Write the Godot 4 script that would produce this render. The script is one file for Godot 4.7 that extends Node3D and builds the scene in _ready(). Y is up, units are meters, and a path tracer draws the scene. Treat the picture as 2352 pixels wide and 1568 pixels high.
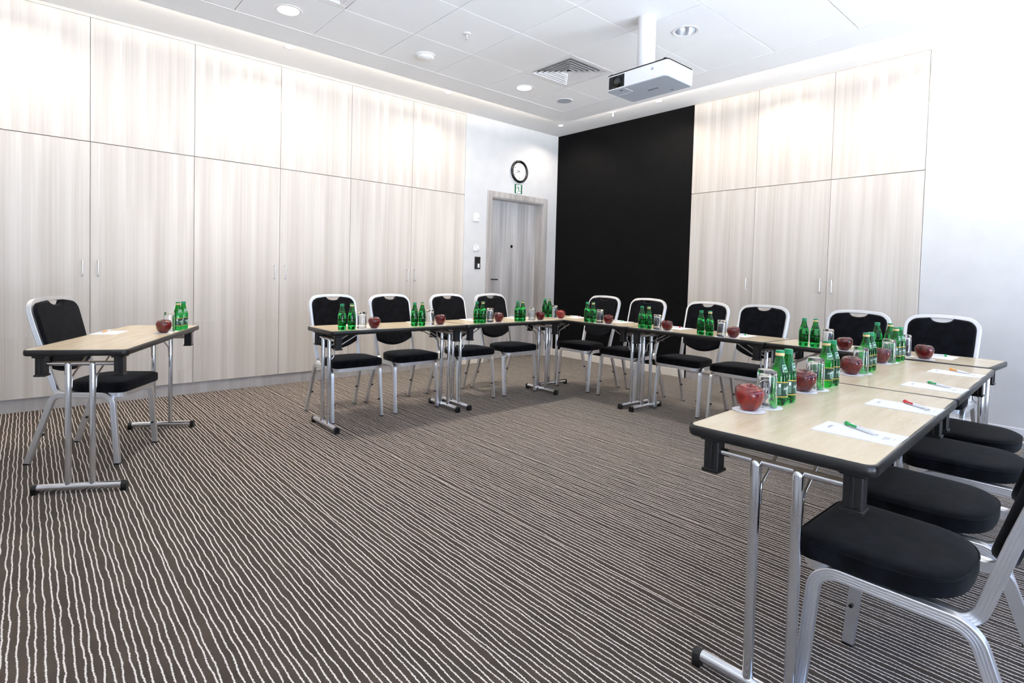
extends Node3D
# Meeting room: tables in a U, banquet chairs, place settings, wood cabinets, tray ceiling with a projector.
# World: corner of the two visible walls at the origin; cabinet wall is the plane x = 0, black wall the plane z = 0.

const SOFFIT := 3.2
const TILES := 3.08
const WALL_H := 3.25
const ROOM_X := 7.15
const ROOM_Z := 7.1
const EDGE_X := 1.146
const EDGE_Z := 1.158
const PITCH := 0.6
const COUNT := 8
const MARGIN := 0.305
const COVE_E := 10.0
const TOP := 0.74

const LAMP_E := 3.4
const SPOT_E := 0.5

var M := {}
var taken := {}

# ---------------------------------------------------------------- mesh buffers
var bv: PackedVector3Array = []
var bg: PackedInt32Array = []
var bu: PackedVector2Array = []
var uv_off := Vector2.ZERO
var own_uv := false
var next_group := 1

func clear_buf() -> void:
	bv = PackedVector3Array(); bg = PackedInt32Array(); bu = PackedVector2Array()
	next_group = 1

func tri(a: Vector3, b: Vector3, c: Vector3, g: int, ua := Vector2.ZERO, ub := Vector2.ZERO, uc := Vector2.ZERO) -> void:
	if not own_uv:
		var n := (b - a).cross(c - a).abs()
		if n.x >= n.y and n.x >= n.z:
			ua = Vector2(a.z, -a.y); ub = Vector2(b.z, -b.y); uc = Vector2(c.z, -c.y)
		elif n.y >= n.z:
			ua = Vector2(a.x, a.z); ub = Vector2(b.x, b.z); uc = Vector2(c.x, c.z)
		else:
			ua = Vector2(a.x, -a.y); ub = Vector2(b.x, -b.y); uc = Vector2(c.x, -c.y)
	bv.append(a); bv.append(b); bv.append(c)
	bg.append(g); bg.append(g); bg.append(g)
	bu.append(ua + uv_off); bu.append(ub + uv_off); bu.append(uc + uv_off)

func quad(a: Vector3, b: Vector3, c: Vector3, d: Vector3, g: int) -> void:
	tri(a, b, c, g); tri(a, c, d, g)

func orient(start: int) -> void:
	# front faces run clockwise: flip a closed piece whose triangles run the other way
	var vol := 0.0
	var o := bv[start] if start < bv.size() else Vector3.ZERO
	var i := start
	while i < bv.size():
		vol += (bv[i] - o).dot((bv[i + 1] - o).cross(bv[i + 2] - o))
		i += 3
	if vol > 0.0:
		i = start
		while i < bv.size():
			var t := bv[i + 1]; bv[i + 1] = bv[i + 2]; bv[i + 2] = t
			var u := bu[i + 1]; bu[i + 1] = bu[i + 2]; bu[i + 2] = u
			i += 3

func commit() -> ArrayMesh:
	var st := SurfaceTool.new()
	st.begin(Mesh.PRIMITIVE_TRIANGLES)
	for i in bv.size():
		st.set_smooth_group(bg[i])
		st.set_uv(bu[i])
		st.add_vertex(bv[i])
	st.generate_normals()
	st.index()
	var m := st.commit()
	clear_buf()
	return m

# ---------------------------------------------------------------- shapes
func box(c: Vector3, s: Vector3, bevel := 0.0, basis := Basis()) -> void:
	var start := bv.size()
	var h := s * 0.5
	if bevel <= 0.0:
		var p: Array[Vector3] = []
		for k in 8:
			p.append(c + basis * Vector3(h.x * (1 if k & 1 else -1), h.y * (1 if k & 2 else -1), h.z * (1 if k & 4 else -1)))
		quad(p[0], p[1], p[3], p[2], -1); quad(p[5], p[4], p[6], p[7], -1)
		quad(p[4], p[0], p[2], p[6], -1); quad(p[1], p[5], p[7], p[3], -1)
		quad(p[4], p[5], p[1], p[0], -1); quad(p[2], p[3], p[7], p[6], -1)
		orient(start)
		return
	var b := minf(bevel, minf(h.x, minf(h.y, h.z)) * 0.98)
	var o := PackedVector2Array([Vector2(h.x - b, -h.z), Vector2(h.x, -h.z + b), Vector2(h.x, h.z - b), Vector2(h.x - b, h.z), Vector2(-h.x + b, h.z), Vector2(-h.x, h.z - b), Vector2(-h.x, -h.z + b), Vector2(-h.x + b, -h.z)])
	prism(o, [Vector2(b, -h.y), Vector2(0, -h.y + b), Vector2(0, h.y - b), Vector2(b, h.y)], Transform3D(basis, c), true)

func normals2(o: PackedVector2Array) -> PackedVector2Array:
	var area := 0.0
	for i in o.size():
		area += o[i].cross(o[(i + 1) % o.size()])
	var s := 1.0 if area > 0.0 else -1.0
	var r := PackedVector2Array()
	for i in o.size():
		var a := (o[i] - o[(i - 1 + o.size()) % o.size()]).normalized()
		var b := (o[(i + 1) % o.size()] - o[i]).normalized()
		var na := Vector2(a.y, -a.x) * s
		var nb := Vector2(b.y, -b.x) * s
		var n := (na + nb)
		var l := n.length_squared()
		r.append(n * (2.0 / l) if l > 0.3 else na)
	return r

func prism(o: PackedVector2Array, rings: Array, xf := Transform3D(), flat := false, dome := 0.0) -> void:
	# o is an outline in (x, z); each ring is (inset, y); caps close both ends
	var start := bv.size()
	var nn := normals2(o)
	var n := o.size()
	var cen := Vector2.ZERO
	for q in o:
		cen += q / n
	var all: Array = []
	for r in rings:
		var ring := PackedVector3Array()
		for i in n:
			var q: Vector2 = o[i] - nn[i] * minf(r.x, 0.03)
			if r.x > 0.03:
				q = cen + (q - cen) * (1.0 - (r.x - 0.03) / 0.16)
			ring.append(xf * Vector3(q.x, r.y, q.y))
		all.append(ring)
	var g := next_group
	next_group += 1
	for k in all.size() - 1:
		if k > 0:
			var d0: Vector2 = (rings[k] - rings[k - 1]).normalized()
			var d1: Vector2 = (rings[k + 1] - rings[k]).normalized()
			if d0.dot(d1) < 0.75:
				g = next_group
				next_group += 1
		for i in n:
			var j := (i + 1) % n
			quad(all[k][i], all[k][j], all[k + 1][j], all[k + 1][i], -1 if flat else g)
	for e in 2:
		var ring: PackedVector3Array = all[0] if e == 0 else all[all.size() - 1]
		var gg := next_group
		next_group += 1
		if dome > 0.0 and e == 1:
			gg = g
		var ends: Vector2 = rings[0] if e == 0 else rings[rings.size() - 1]
		var pts := PackedVector2Array()
		for i in n:
			var q: Vector2 = o[i] - nn[i] * minf(ends.x, 0.03)
			if ends.x > 0.03:
				q = cen + (q - cen) * (1.0 - (ends.x - 0.03) / 0.16)
			pts.append(q)
		var ix := Geometry2D.triangulate_polygon(pts)
		for t in range(0, ix.size(), 3):
			# wind each cap to agree with the side walls
			var a := ring[ix[t]]; var b := ring[ix[t + 1]]; var c := ring[ix[t + 2]]
			var cr := (pts[ix[t + 1]] - pts[ix[t]]).cross(pts[ix[t + 2]] - pts[ix[t]])
			var ar := 0.0
			for i in n:
				ar += pts[i].cross(pts[(i + 1) % n])
			var same := (cr > 0.0) == (ar > 0.0)
			if same == (e == 1):
				tri(a, b, c, gg)
			else:
				tri(a, c, b, gg)
	orient(start)

func rrect(hx: float, hz: float, r: float, seg := 4) -> PackedVector2Array:
	var o := PackedVector2Array()
	for q in 4:
		var cx := (hx - r) * (1 if q == 0 or q == 3 else -1)
		var cz := (hz - r) * (1 if q < 2 else -1)
		for k in seg + 1:
			var a := PI / 2 * (q + float(k) / seg)
			o.append(Vector2(cx + r * cos(a), cz + r * sin(a)))
	return o

func circle2(r: float, seg: int) -> PackedVector2Array:
	var o := PackedVector2Array()
	for k in seg:
		o.append(Vector2(cos(TAU * k / seg), sin(TAU * k / seg)) * r)
	return o

func rect2(a: float, b: float) -> PackedVector2Array:
	return PackedVector2Array([Vector2(-a, -b), Vector2(a, -b), Vector2(a, b), Vector2(-a, b)])

func fillet(p: Array, radii: Array, seg := 6) -> PackedVector3Array:
	var r := PackedVector3Array()
	for i in p.size():
		var rad: float = radii[i]
		if i == 0 or i == p.size() - 1 or rad <= 0.0:
			r.append(p[i])
			continue
		var a: Vector3 = (p[i - 1] - p[i]).normalized()
		var b: Vector3 = (p[i + 1] - p[i]).normalized()
		var half := a.angle_to(b) / 2.0
		var d := rad / tan(half)
		var s: Vector3 = p[i] + a * d
		var e: Vector3 = p[i] + b * d
		var cen: Vector3 = p[i] + (a + b).normalized() * (rad / sin(half))
		for k in seg + 1:
			var v: Vector3 = (s - cen).slerp(e - cen, float(k) / seg)
			r.append(cen + v)
	return r

func sweep(path: PackedVector3Array, prof: PackedVector2Array, ref: Vector3, smooth := false, closed := false, caps := true) -> void:
	var start := bv.size()
	var n := path.size()
	var m := prof.size()
	var rings: Array = []
	var tp := Vector3.ZERO
	var r := ref.normalized()
	for i in n:
		var t: Vector3
		var stretch := 1.0
		if closed:
			t = ((path[(i + 1) % n] - path[i]).normalized() + (path[i] - path[(i - 1 + n) % n]).normalized()).normalized()
		elif i == 0:
			t = (path[1] - path[0]).normalized()
		elif i == n - 1:
			t = (path[n - 1] - path[n - 2]).normalized()
		else:
			t = ((path[i + 1] - path[i]).normalized() + (path[i] - path[i - 1]).normalized()).normalized()
		if i > 0 and not closed:
			if tp.dot(t) < 0.99999:
				r = Quaternion(tp, t) * r
		r = (r - t * r.dot(t)).normalized()
		tp = t
		var side := t.cross(r)
		var ring := PackedVector3Array()
		for k in m:
			ring.append(path[i] + r * prof[k].x + side * prof[k].y * stretch)
		rings.append(ring)
	var g0 := next_group
	next_group += m + 2
	var last := n if closed else n - 1
	var gk := PackedInt32Array()
	var gcur := g0
	for k in m:
		var d0 := (prof[k] - prof[(k - 1 + m) % m]).normalized()
		var d1 := (prof[(k + 1) % m] - prof[k]).normalized()
		if k > 0 and d0.dot(d1) < 0.8 and not smooth:
			gcur += 1
		gk.append(gcur)
	for i in last:
		var a: PackedVector3Array = rings[i]
		var b: PackedVector3Array = rings[(i + 1) % n]
		for k in m:
			var l := (k + 1) % m
			quad(a[k], a[l], b[l], b[k], gk[k])
	if caps and not closed:
		var ix := Geometry2D.triangulate_polygon(prof)
		for e in 2:
			var ring: PackedVector3Array = rings[0] if e == 0 else rings[n - 1]
			var ar := 0.0
			for i in m:
				ar += prof[i].cross(prof[(i + 1) % m])
			for t in range(0, ix.size(), 3):
				var cr := (prof[ix[t + 1]] - prof[ix[t]]).cross(prof[ix[t + 2]] - prof[ix[t]])
				var same := (cr > 0.0) == (ar > 0.0)
				if same == (e == 1):
					tri(ring[ix[t]], ring[ix[t + 1]], ring[ix[t + 2]], -1)
				else:
					tri(ring[ix[t]], ring[ix[t + 2]], ring[ix[t + 1]], -1)
	orient(start)

func tube(path: PackedVector3Array, r: float, seg := 10) -> void:
	var t := (path[1] - path[0]).normalized()
	var ref := t.cross(Vector3.UP) if absf(t.y) < 0.9 else t.cross(Vector3.RIGHT)
	sweep(path, circle2(r, seg), ref, true)

func lathe(pts: Array, seg := 24, xf := Transform3D(), lobes := 0, depth := 0.0) -> void:
	# pts: (radius, y) from one end to the other
	var start := bv.size()
	var rings: Array = []
	for p in pts:
		var ring := PackedVector3Array()
		for k in seg:
			var a := TAU * k / seg
			var rr: float = p.x
			if lobes > 0:
				rr *= 1.0 + depth * cos(a * lobes)
			ring.append(xf * Vector3(rr * cos(a), p.y, rr * sin(a)))
		rings.append(ring)
	var g := next_group
	next_group += 1
	for i in rings.size() - 1:
		if i > 0:
			var d0: Vector2 = (pts[i] - pts[i - 1]).normalized()
			var d1: Vector2 = (pts[i + 1] - pts[i]).normalized()
			if d0.dot(d1) < 0.7:
				g = next_group
				next_group += 1
		for k in seg:
			var l := (k + 1) % seg
			var a: Vector3 = rings[i][k]; var b: Vector3 = rings[i][l]; var c: Vector3 = rings[i + 1][l]; var d: Vector3 = rings[i + 1][k]
			if pts[i].x > 1e-6:
				tri(a, b, c, g)
			if pts[i + 1].x > 1e-6:
				tri(a, c, d, g)
	orient(start)

func cyl(c: Vector3, r: float, h: float, seg := 20, basis := Basis(), bevel := 0.0) -> void:
	var b := bevel
	if b > 0.0:
		lathe([Vector2(0, -h / 2), Vector2(r - b, -h / 2), Vector2(r, -h / 2 + b), Vector2(r, h / 2 - b), Vector2(r - b, h / 2), Vector2(0, h / 2)], seg, Transform3D(basis, c))
	else:
		lathe([Vector2(0, -h / 2), Vector2(r, -h / 2), Vector2(r, h / 2), Vector2(0, h / 2)], seg, Transform3D(basis, c))

# ---------------------------------------------------------------- nodes
func numbered(called: String) -> String:
	if not taken.has(called):
		taken[called] = 0
		return called
	taken[called] += 1
	return "%s_%03d" % [called, taken[called]]

func part(called: String, m: Mesh, mat: Material, parent: Node3D) -> MeshInstance3D:
	var o := MeshInstance3D.new()
	o.name = called
	o.mesh = m
	o.material_override = mat
	o.cast_shadow = GeometryInstance3D.SHADOW_CASTING_SETTING_ON
	parent.add_child(o, true)
	return o

func done(called: String, mat: Material, parent: Node3D) -> MeshInstance3D:
	return part(called, commit(), mat, parent)

func thing(called: String, label: String, category: String, at := Vector3.ZERO, turn := 0.0, group := "") -> Node3D:
	var o := Node3D.new()
	o.name = numbered(called)
	add_child(o)
	o.position = at
	o.rotation.y = turn
	o.set_meta("label", label)
	o.set_meta("category", category)
	if group != "":
		o.set_meta("group", group)
	return o

func structure(called: String, label := "") -> Node3D:
	var o := Node3D.new()
	o.name = called
	add_child(o)
	o.set_meta("kind", "structure")
	if label != "":
		o.set_meta("label", label)
	return o

func dup(root: Node3D, label: String, at: Vector3, turn: float) -> Node3D:
	var base := String(root.name).rstrip("0123456789").rstrip("_")
	var c: Node3D = root.duplicate()
	c.name = numbered(base)
	add_child(c)
	c.position = at
	c.rotation.y = turn
	c.set_meta("label", label)
	return c

# ---------------------------------------------------------------- materials
func mat(c: Color, rough := 0.6, metal := 0.0) -> StandardMaterial3D:
	var m := StandardMaterial3D.new()
	m.albedo_color = c
	m.roughness = rough
	m.metallic = metal
	return m

func noise(freq: float, sd: int, oct := 3) -> FastNoiseLite:
	var n := FastNoiseLite.new()
	n.noise_type = FastNoiseLite.TYPE_SIMPLEX_SMOOTH
	n.seed = sd
	n.frequency = freq
	n.fractal_octaves = oct
	return n

func layer(w: int, h: int, nw: int, nh: int, freq: float, sd: int, oct := 3) -> PackedByteArray:
	# seamless noise of nw x nh cells stretched to w x h: stretched noise makes grain
	var im: Image = noise(freq, sd, oct).get_seamless_image(nw, nh)
	im.convert(Image.FORMAT_L8)
	im.resize(w, h, Image.INTERPOLATE_CUBIC)
	return im.get_data()

func tex(im: Image) -> ImageTexture:
	im.generate_mipmaps()
	return ImageTexture.create_from_image(im)

func grain_image(w: int, h: int, cells: Array, light: Color, dark: Color, weights: Array, sd: int, vertical := true) -> Image:
	# cells: [along, across] noise resolution of each layer
	var ls: Array = []
	for k in cells.size():
		var c: Array = cells[k]
		if vertical:
			ls.append(layer(w, h, c[1], c[0], c[2], sd + k * 17))
		else:
			ls.append(layer(w, h, c[0], c[1], c[2], sd + k * 17))
	var data := PackedByteArray()
	data.resize(w * h * 3)
	var a: PackedByteArray = ls[0]
	var b: PackedByteArray = ls[1]
	var d: PackedByteArray = ls[2]
	var wa: float = weights[0]; var wb: float = weights[1]; var wd: float = weights[2]
	var lr := light.r * 255.0; var lg := light.g * 255.0; var lb := light.b * 255.0
	var dr := (dark.r - light.r) * 255.0; var dg := (dark.g - light.g) * 255.0; var db := (dark.b - light.b) * 255.0
	for i in w * h:
		var t := clampf((a[i] * wa + b[i] * wb + d[i] * wd) / 255.0, 0.0, 1.0)
		data[i * 3] = int(lr + dr * t)
		data[i * 3 + 1] = int(lg + dg * t)
		data[i * 3 + 2] = int(lb + db * t)
	return Image.create_from_data(w, h, false, Image.FORMAT_RGB8, data)

func carpet_image() -> Image:
	# 2048 px = 1.364 m each way; pale yarn lines run along x (image columns), 64 of them down z
	var s := 2048
	var rng := RandomNumberGenerator.new()
	rng.seed = 77
	var mott := layer(s, s, 128, 128, 0.06, 5, 3)
	var pile := PackedByteArray()
	pile.resize(s * s)
	var fine := layer(s, s, 1024, 1024, 0.45, 9, 2)
	var data := PackedByteArray()
	data.resize(s * s * 3)
	for i in s * s:
		var t := mott[i] / 255.0
		var f := (fine[i] / 255.0 - 0.5) * 0.55
		var v := 0.9 + 0.26 * (t - 0.5) + f
		data[i * 3] = clampi(int(71.0 * v), 0, 255)
		data[i * 3 + 1] = clampi(int(60.0 * v), 0, 255)
		data[i * 3 + 2] = clampi(int(50.0 * v), 0, 255)
	var wob := noise(0.004, 21, 3)
	var jag := noise(0.11, 22, 2)
	var lines := 64
	var step := float(s) / lines
	for k in lines:
		var base := (k + 0.5) * step + rng.randf_range(-0.2, 0.2) * step
		for x in s:
			# the wobble repeats with the texture: walk round a circle in noise space
			var ang := TAU * x / s
			var cx := cos(ang) * s / TAU
			var cy := sin(ang) * s / TAU
			var y := base + wob.get_noise_3d(cx, cy, k * 300.0) * 9.0 + jag.get_noise_3d(cx, cy, k * 90.0) * 2.6
			var half := 3.3 + jag.get_noise_3d(cx, cy, 5000.0 + k * 70.0) * 2.0
			var y0 := int(floor(y - half - 1.0))
			var y1 := int(ceil(y + half + 1.0))
			for yy in range(y0, y1 + 1):
				var cov := clampf(half + 0.7 - absf(yy - y), 0.0, 1.0)
				if cov <= 0.0:
					continue
				var i := ((posmod(yy, s)) * s + x) * 3
				var sh := 0.9 + 0.2 * (fine[i / 3] / 255.0 - 0.3)
				data[i] = clampi(int(lerpf(data[i], 238.0 * sh, cov)), 0, 255)
				data[i + 1] = clampi(int(lerpf(data[i + 1], 230.0 * sh, cov)), 0, 255)
				data[i + 2] = clampi(int(lerpf(data[i + 2], 221.0 * sh, cov)), 0, 255)
	return Image.create_from_data(s, s, false, Image.FORMAT_RGB8, data)

func noise_tex(freq: float, sd: int, a: Color, b: Color, size := 512, oct := 4) -> NoiseTexture2D:
	var t := NoiseTexture2D.new()
	t.width = size; t.height = size
	t.seamless = true
	t.noise = noise(freq, sd, oct)
	var g := Gradient.new()
	g.set_color(0, a); g.set_color(1, b)
	g.set_offset(0, 0.15); g.set_offset(1, 0.85)
	t.color_ramp = g
	return t

func make_materials() -> void:
	M.wall = mat(Color(0.85, 0.85, 0.85), 0.85)
	M.wall.albedo_texture = noise_tex(0.02, 3, Color(0.975, 0.975, 0.975), Color(1, 1, 1), 256)
	M.wall.uv1_triplanar = true; M.wall.uv1_scale = Vector3.ONE * 0.7
	M.ceiling = mat(Color(0.95, 0.955, 0.96), 0.9)
	M.tile = mat(Color(0.975, 0.98, 0.985), 0.9)
	M.tile.albedo_texture = noise_tex(0.3, 6, Color(0.965, 0.965, 0.965), Color(1, 1, 1), 256)
	M.tile.uv1_triplanar = true; M.tile.uv1_scale = Vector3.ONE * 3.0
	M.concrete = mat(Color(0.55, 0.55, 0.54), 0.9)
	M.melamine = mat(Color(0.8, 0.77, 0.73), 0.6)
	M.galvanised = mat(Color(0.55, 0.56, 0.57), 0.55, 0.6)
	M.wood = mat(Color.WHITE, 0.5)
	M.wood.albedo_texture = tex(grain_image(1024, 1024, [[5, 128, 0.07], [9, 384, 0.16], [40, 1024, 0.35]], Color(0.9, 0.876, 0.847), Color(0.72, 0.68, 0.635), [0.5, 0.22, 0.12], 40))
	M.wood.uv1_scale = Vector3(0.85, 0.3, 1)
	M.plinth = mat(Color(0.86, 0.87, 0.9), 0.55)
	M.plinth.albedo_texture = M.wood.albedo_texture
	M.plinth.uv1_scale = Vector3(0.85, 0.3, 1)
	M.door_wood = mat(Color.WHITE, 0.55)
	M.door_wood.albedo_texture = tex(grain_image(512, 1024, [[5, 80, 0.09], [9, 200, 0.2], [40, 512, 0.4]], Color(0.88, 0.875, 0.875), Color(0.53, 0.515, 0.51), [0.55, 0.25, 0.14], 90))
	M.door_wood.uv1_scale = Vector3(0.9, 0.3, 1)
	M.frame_wood = mat(Color(1.0, 0.985, 0.965), 0.55)
	M.frame_wood.albedo_texture = M.door_wood.albedo_texture
	M.frame_wood.uv1_scale = Vector3(0.6, 0.3, 1)
	M.skirting = mat(Color(0.95, 0.92, 0.88), 0.5)
	M.black_wall = mat(Color.WHITE, 0.75)
	M.black_wall.albedo_texture = noise_tex(0.015, 8, Color(0.035, 0.036, 0.04), Color(0.05, 0.051, 0.056), 512)
	M.black_wall.uv1_triplanar = true; M.black_wall.uv1_scale = Vector3.ONE * 0.6
	M.black_wall.metallic_specular = 0.2
	M.carpet = mat(Color.WHITE, 0.95)
	M.carpet.albedo_texture = tex(carpet_image())
	M.carpet.uv1_triplanar = true; M.carpet.uv1_world_triplanar = true
	M.carpet.uv1_scale = Vector3.ONE / 1.364
	M.laminate = mat(Color.WHITE, 0.24)
	M.laminate.albedo_texture = tex(grain_image(1024, 512, [[26, 110, 0.1], [90, 256, 0.22], [240, 512, 0.42]], Color(0.9, 0.84, 0.74), Color(0.8, 0.72, 0.59), [0.5, 0.3, 0.2], 140, false))
	M.laminate.uv1_scale = Vector3(0.8, 1.6, 1)
	M.rubber = mat(Color(0.055, 0.055, 0.06), 0.38)
	M.rubber.roughness_texture = noise_tex(0.04, 14, Color(0.75, 0.75, 0.75), Color(1, 1, 1), 256)
	M.rubber.uv1_triplanar = true; M.rubber.uv1_scale = Vector3.ONE * 6.0
	M.plastic = mat(Color(0.06, 0.063, 0.07), 0.36)
	M.chrome = mat(Color(0.86, 0.865, 0.88), 0.13, 1.0)
	M.alu = mat(Color(0.93, 0.935, 0.95), 0.34, 1.0)
	M.velvet = mat(Color.WHITE, 0.92)
	M.velvet.albedo_texture = noise_tex(0.012, 31, Color(0.01, 0.011, 0.015), Color(0.075, 0.08, 0.108), 512, 5)
	M.velvet.uv1_triplanar = true; M.velvet.uv1_scale = Vector3.ONE * 2.3
	M.velvet.metallic_specular = 0.2
	M.velvet.rim_enabled = true; M.velvet.rim = 0.16; M.velvet.rim_tint = 0.35
	M.glass_green = mat(Color(0.16, 0.78, 0.36, 0.0), 0.02)
	M.glass_green.refraction_enabled = true; M.glass_green.refraction_scale = 0.04
	M.glass = mat(Color(0.985, 0.99, 0.99, 0.0), 0.0)
	M.glass.refraction_enabled = true; M.glass.refraction_scale = 0.05
	M.cap = mat(Color(0.06, 0.55, 0.36), 0.35)
	M.cap_gold = mat(Color(0.93, 0.78, 0.55), 0.4)
	M.paper = mat(Color(0.96, 0.96, 0.965), 0.8)
	M.pen_white = mat(Color(0.93, 0.93, 0.94), 0.25)
	M.pen_green = mat(Color(0.05, 0.62, 0.3), 0.3)
	M.pen_red = mat(Color(0.8, 0.08, 0.08), 0.3)
	M.pen_orange = mat(Color(0.98, 0.6, 0.08), 0.3)
	M.pen_tip = mat(Color(0.6, 0.61, 0.63), 0.3, 1.0)
	M.ink = mat(Color(0.16, 0.16, 0.2), 0.7)
	M.apple = mat(Color.WHITE, 0.16)
	M.apple.albedo_texture = apple_tex(0)
	M.apple.uv1_triplanar = true; M.apple.uv1_scale = Vector3(9.0, 5.0, 9.0)
	M.apple.clearcoat_enabled = true; M.apple.clearcoat = 0.3; M.apple.clearcoat_roughness = 0.08
	M.apple_bright = M.apple.duplicate()
	M.apple_bright.albedo_texture = apple_tex(1)
	M.stem = mat(Color(0.25, 0.16, 0.08), 0.8)
	M.white_paint = mat(Color(0.93, 0.93, 0.935), 0.4)
	M.white_plastic = mat(Color(0.93, 0.935, 0.94), 0.35)
	M.grey_plastic = mat(Color(0.66, 0.69, 0.73), 0.45)
	M.black_gloss = mat(Color(0.045, 0.045, 0.05), 0.2)
	M.black_matte = mat(Color(0.06, 0.06, 0.065), 0.6)
	M.lens_glass = mat(Color(0.05, 0.07, 0.09), 0.03)
	M.lens_glass.clearcoat_enabled = true; M.lens_glass.clearcoat = 1.0
	M.led_red = mat(Color(0.9, 0.1, 0.08), 0.4)
	M.led_red.emission_enabled = true; M.led_red.emission = Color(1, 0.12, 0.08); M.led_red.emission_energy_multiplier = 1.5
	M.clock_face = mat(Color(0.94, 0.94, 0.95), 0.5)
	M.steel = mat(Color(0.8, 0.81, 0.83), 0.3, 1.0)
	M.lamp_glow = mat(Color(1, 1, 1), 0.5)
	M.lamp_glow.emission_enabled = true; M.lamp_glow.emission = Color(1.0, 0.95, 0.88); M.lamp_glow.emission_energy_multiplier = 6.0
	M.strip_glow = M.lamp_glow.duplicate()
	M.strip_glow.emission_energy_multiplier = 4.0
	M.pane = mat(Color(0.95, 0.97, 1.0, 0.06), 0.0)
	M.pane.transparency = BaseMaterial3D.TRANSPARENCY_ALPHA
	M.green_sign = mat(Color(1, 1, 1), 0.5)
	M.green_sign.albedo_texture = tex(exit_image())
	M.label_print = mat(Color(1, 1, 1), 0.35)
	M.label_print.albedo_texture = tex(label_image())
	M.neck_print = mat(Color(1, 1, 1), 0.35)
	M.neck_print.albedo_texture = tex(neck_image())
	M.sheet_print = mat(Color(1, 1, 1), 0.8)
	M.sheet_print.albedo_texture = tex(sheet_image())

func apple_tex(kind: int) -> NoiseTexture2D:
	if kind == 0:
		return noise_tex(0.02, 51, Color(0.22, 0.01, 0.025), Color(0.44, 0.035, 0.045), 256, 5)
	return noise_tex(0.02, 57, Color(0.33, 0.015, 0.03), Color(0.6, 0.12, 0.08), 256, 5)

func fill_poly(im: Image, pts: PackedVector2Array, c: Color) -> void:
	var lo := pts[0]; var hi := pts[0]
	for p in pts:
		lo = lo.min(p); hi = hi.max(p)
	for y in range(maxi(0, int(lo.y)), mini(im.get_height(), int(hi.y) + 2)):
		for x in range(maxi(0, int(lo.x)), mini(im.get_width(), int(hi.x) + 2)):
			if Geometry2D.is_point_in_polygon(Vector2(x + 0.5, y + 0.5), pts):
				im.set_pixel(x, y, c)

func stroke(im: Image, a: Vector2, b: Vector2, w: float, c: Color) -> void:
	var d := (b - a).normalized()
	var n := Vector2(-d.y, d.x) * w / 2
	fill_poly(im, PackedVector2Array([a + n, b + n, b - n, a - n]), c)

func disc(im: Image, p: Vector2, r: float, c: Color) -> void:
	var o := circle2(r, 24)
	for i in o.size():
		o[i] += p
	fill_poly(im, o, c)

func exit_image() -> Image:
	var g := Color(0.02, 0.36, 0.2)
	var im := Image.create(140, 126, false, Image.FORMAT_RGB8)
	im.fill(Color(0.97, 0.98, 0.98))
	im.fill_rect(Rect2i(0, 0, 26, 126), g)
	im.fill_rect(Rect2i(114, 0, 26, 126), g)
	im.fill_rect(Rect2i(26, 0, 88, 6), g)
	im.fill_rect(Rect2i(26, 120, 88, 6), g)
	disc(im, Vector2(58, 24), 8, g)
	stroke(im, Vector2(64, 38), Vector2(76, 74), 15, g)
	stroke(im, Vector2(64, 40), Vector2(44, 52), 6, g)
	stroke(im, Vector2(44, 52), Vector2(28, 54), 6, g)
	stroke(im, Vector2(68, 38), Vector2(92, 42), 6, g)
	stroke(im, Vector2(92, 42), Vector2(100, 56), 6, g)
	stroke(im, Vector2(76, 70), Vector2(84, 92), 8, g)
	stroke(im, Vector2(84, 92), Vector2(108, 92), 8, g)
	stroke(im, Vector2(74, 72), Vector2(62, 94), 8, g)
	stroke(im, Vector2(62, 94), Vector2(54, 112), 8, g)
	return im

func label_image() -> Image:
	# wraps half way round a bottle: gold rules, dark ground, white script and a round emblem
	var w := 384
	var h := 192
	var im := Image.create(w, h, false, Image.FORMAT_RGB8)
	im.fill(Color(0.02, 0.24, 0.13))
	im.fill_rect(Rect2i(0, 0, w, 10), Color(0.9, 0.74, 0.28))
	im.fill_rect(Rect2i(0, h - 10, w, 10), Color(0.9, 0.74, 0.28))
	var white := Color(0.93, 0.97, 0.95)
	im.fill_rect(Rect2i(24, 24, 34, 46), white)
	for k in 9:
		im.fill_rect(Rect2i(20, 78 + k * 10, 44, 5), Color(0.55, 0.72, 0.64))
	disc(im, Vector2(200, 112), 54, white)
	disc(im, Vector2(200, 112), 47, Color(0.14, 0.5, 0.34))
	for k in 7:
		stroke(im, Vector2(160 + k * 5, 92 + k * 8), Vector2(240 - k * 3, 84 + k * 8), 3, white)
	# slanted script across the front
	var x := 104.0
	var rng := RandomNumberGenerator.new()
	rng.seed = 4
	for k in 11:
		var y := 78.0 - k * 3.4
		stroke(im, Vector2(x, y + 24), Vector2(x + 9, y - rng.randf_range(4, 16)), 5, white)
		stroke(im, Vector2(x + 2, y + 18), Vector2(x + 18, y + 8), 4, white)
		x += 19.0
	for r in 6:
		for k in 8:
			im.fill_rect(Rect2i(308 + (k * 8), 40 + r * 20, rng.randi_range(3, 7), 6), Color(0.75, 0.87, 0.8))
	return im

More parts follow.
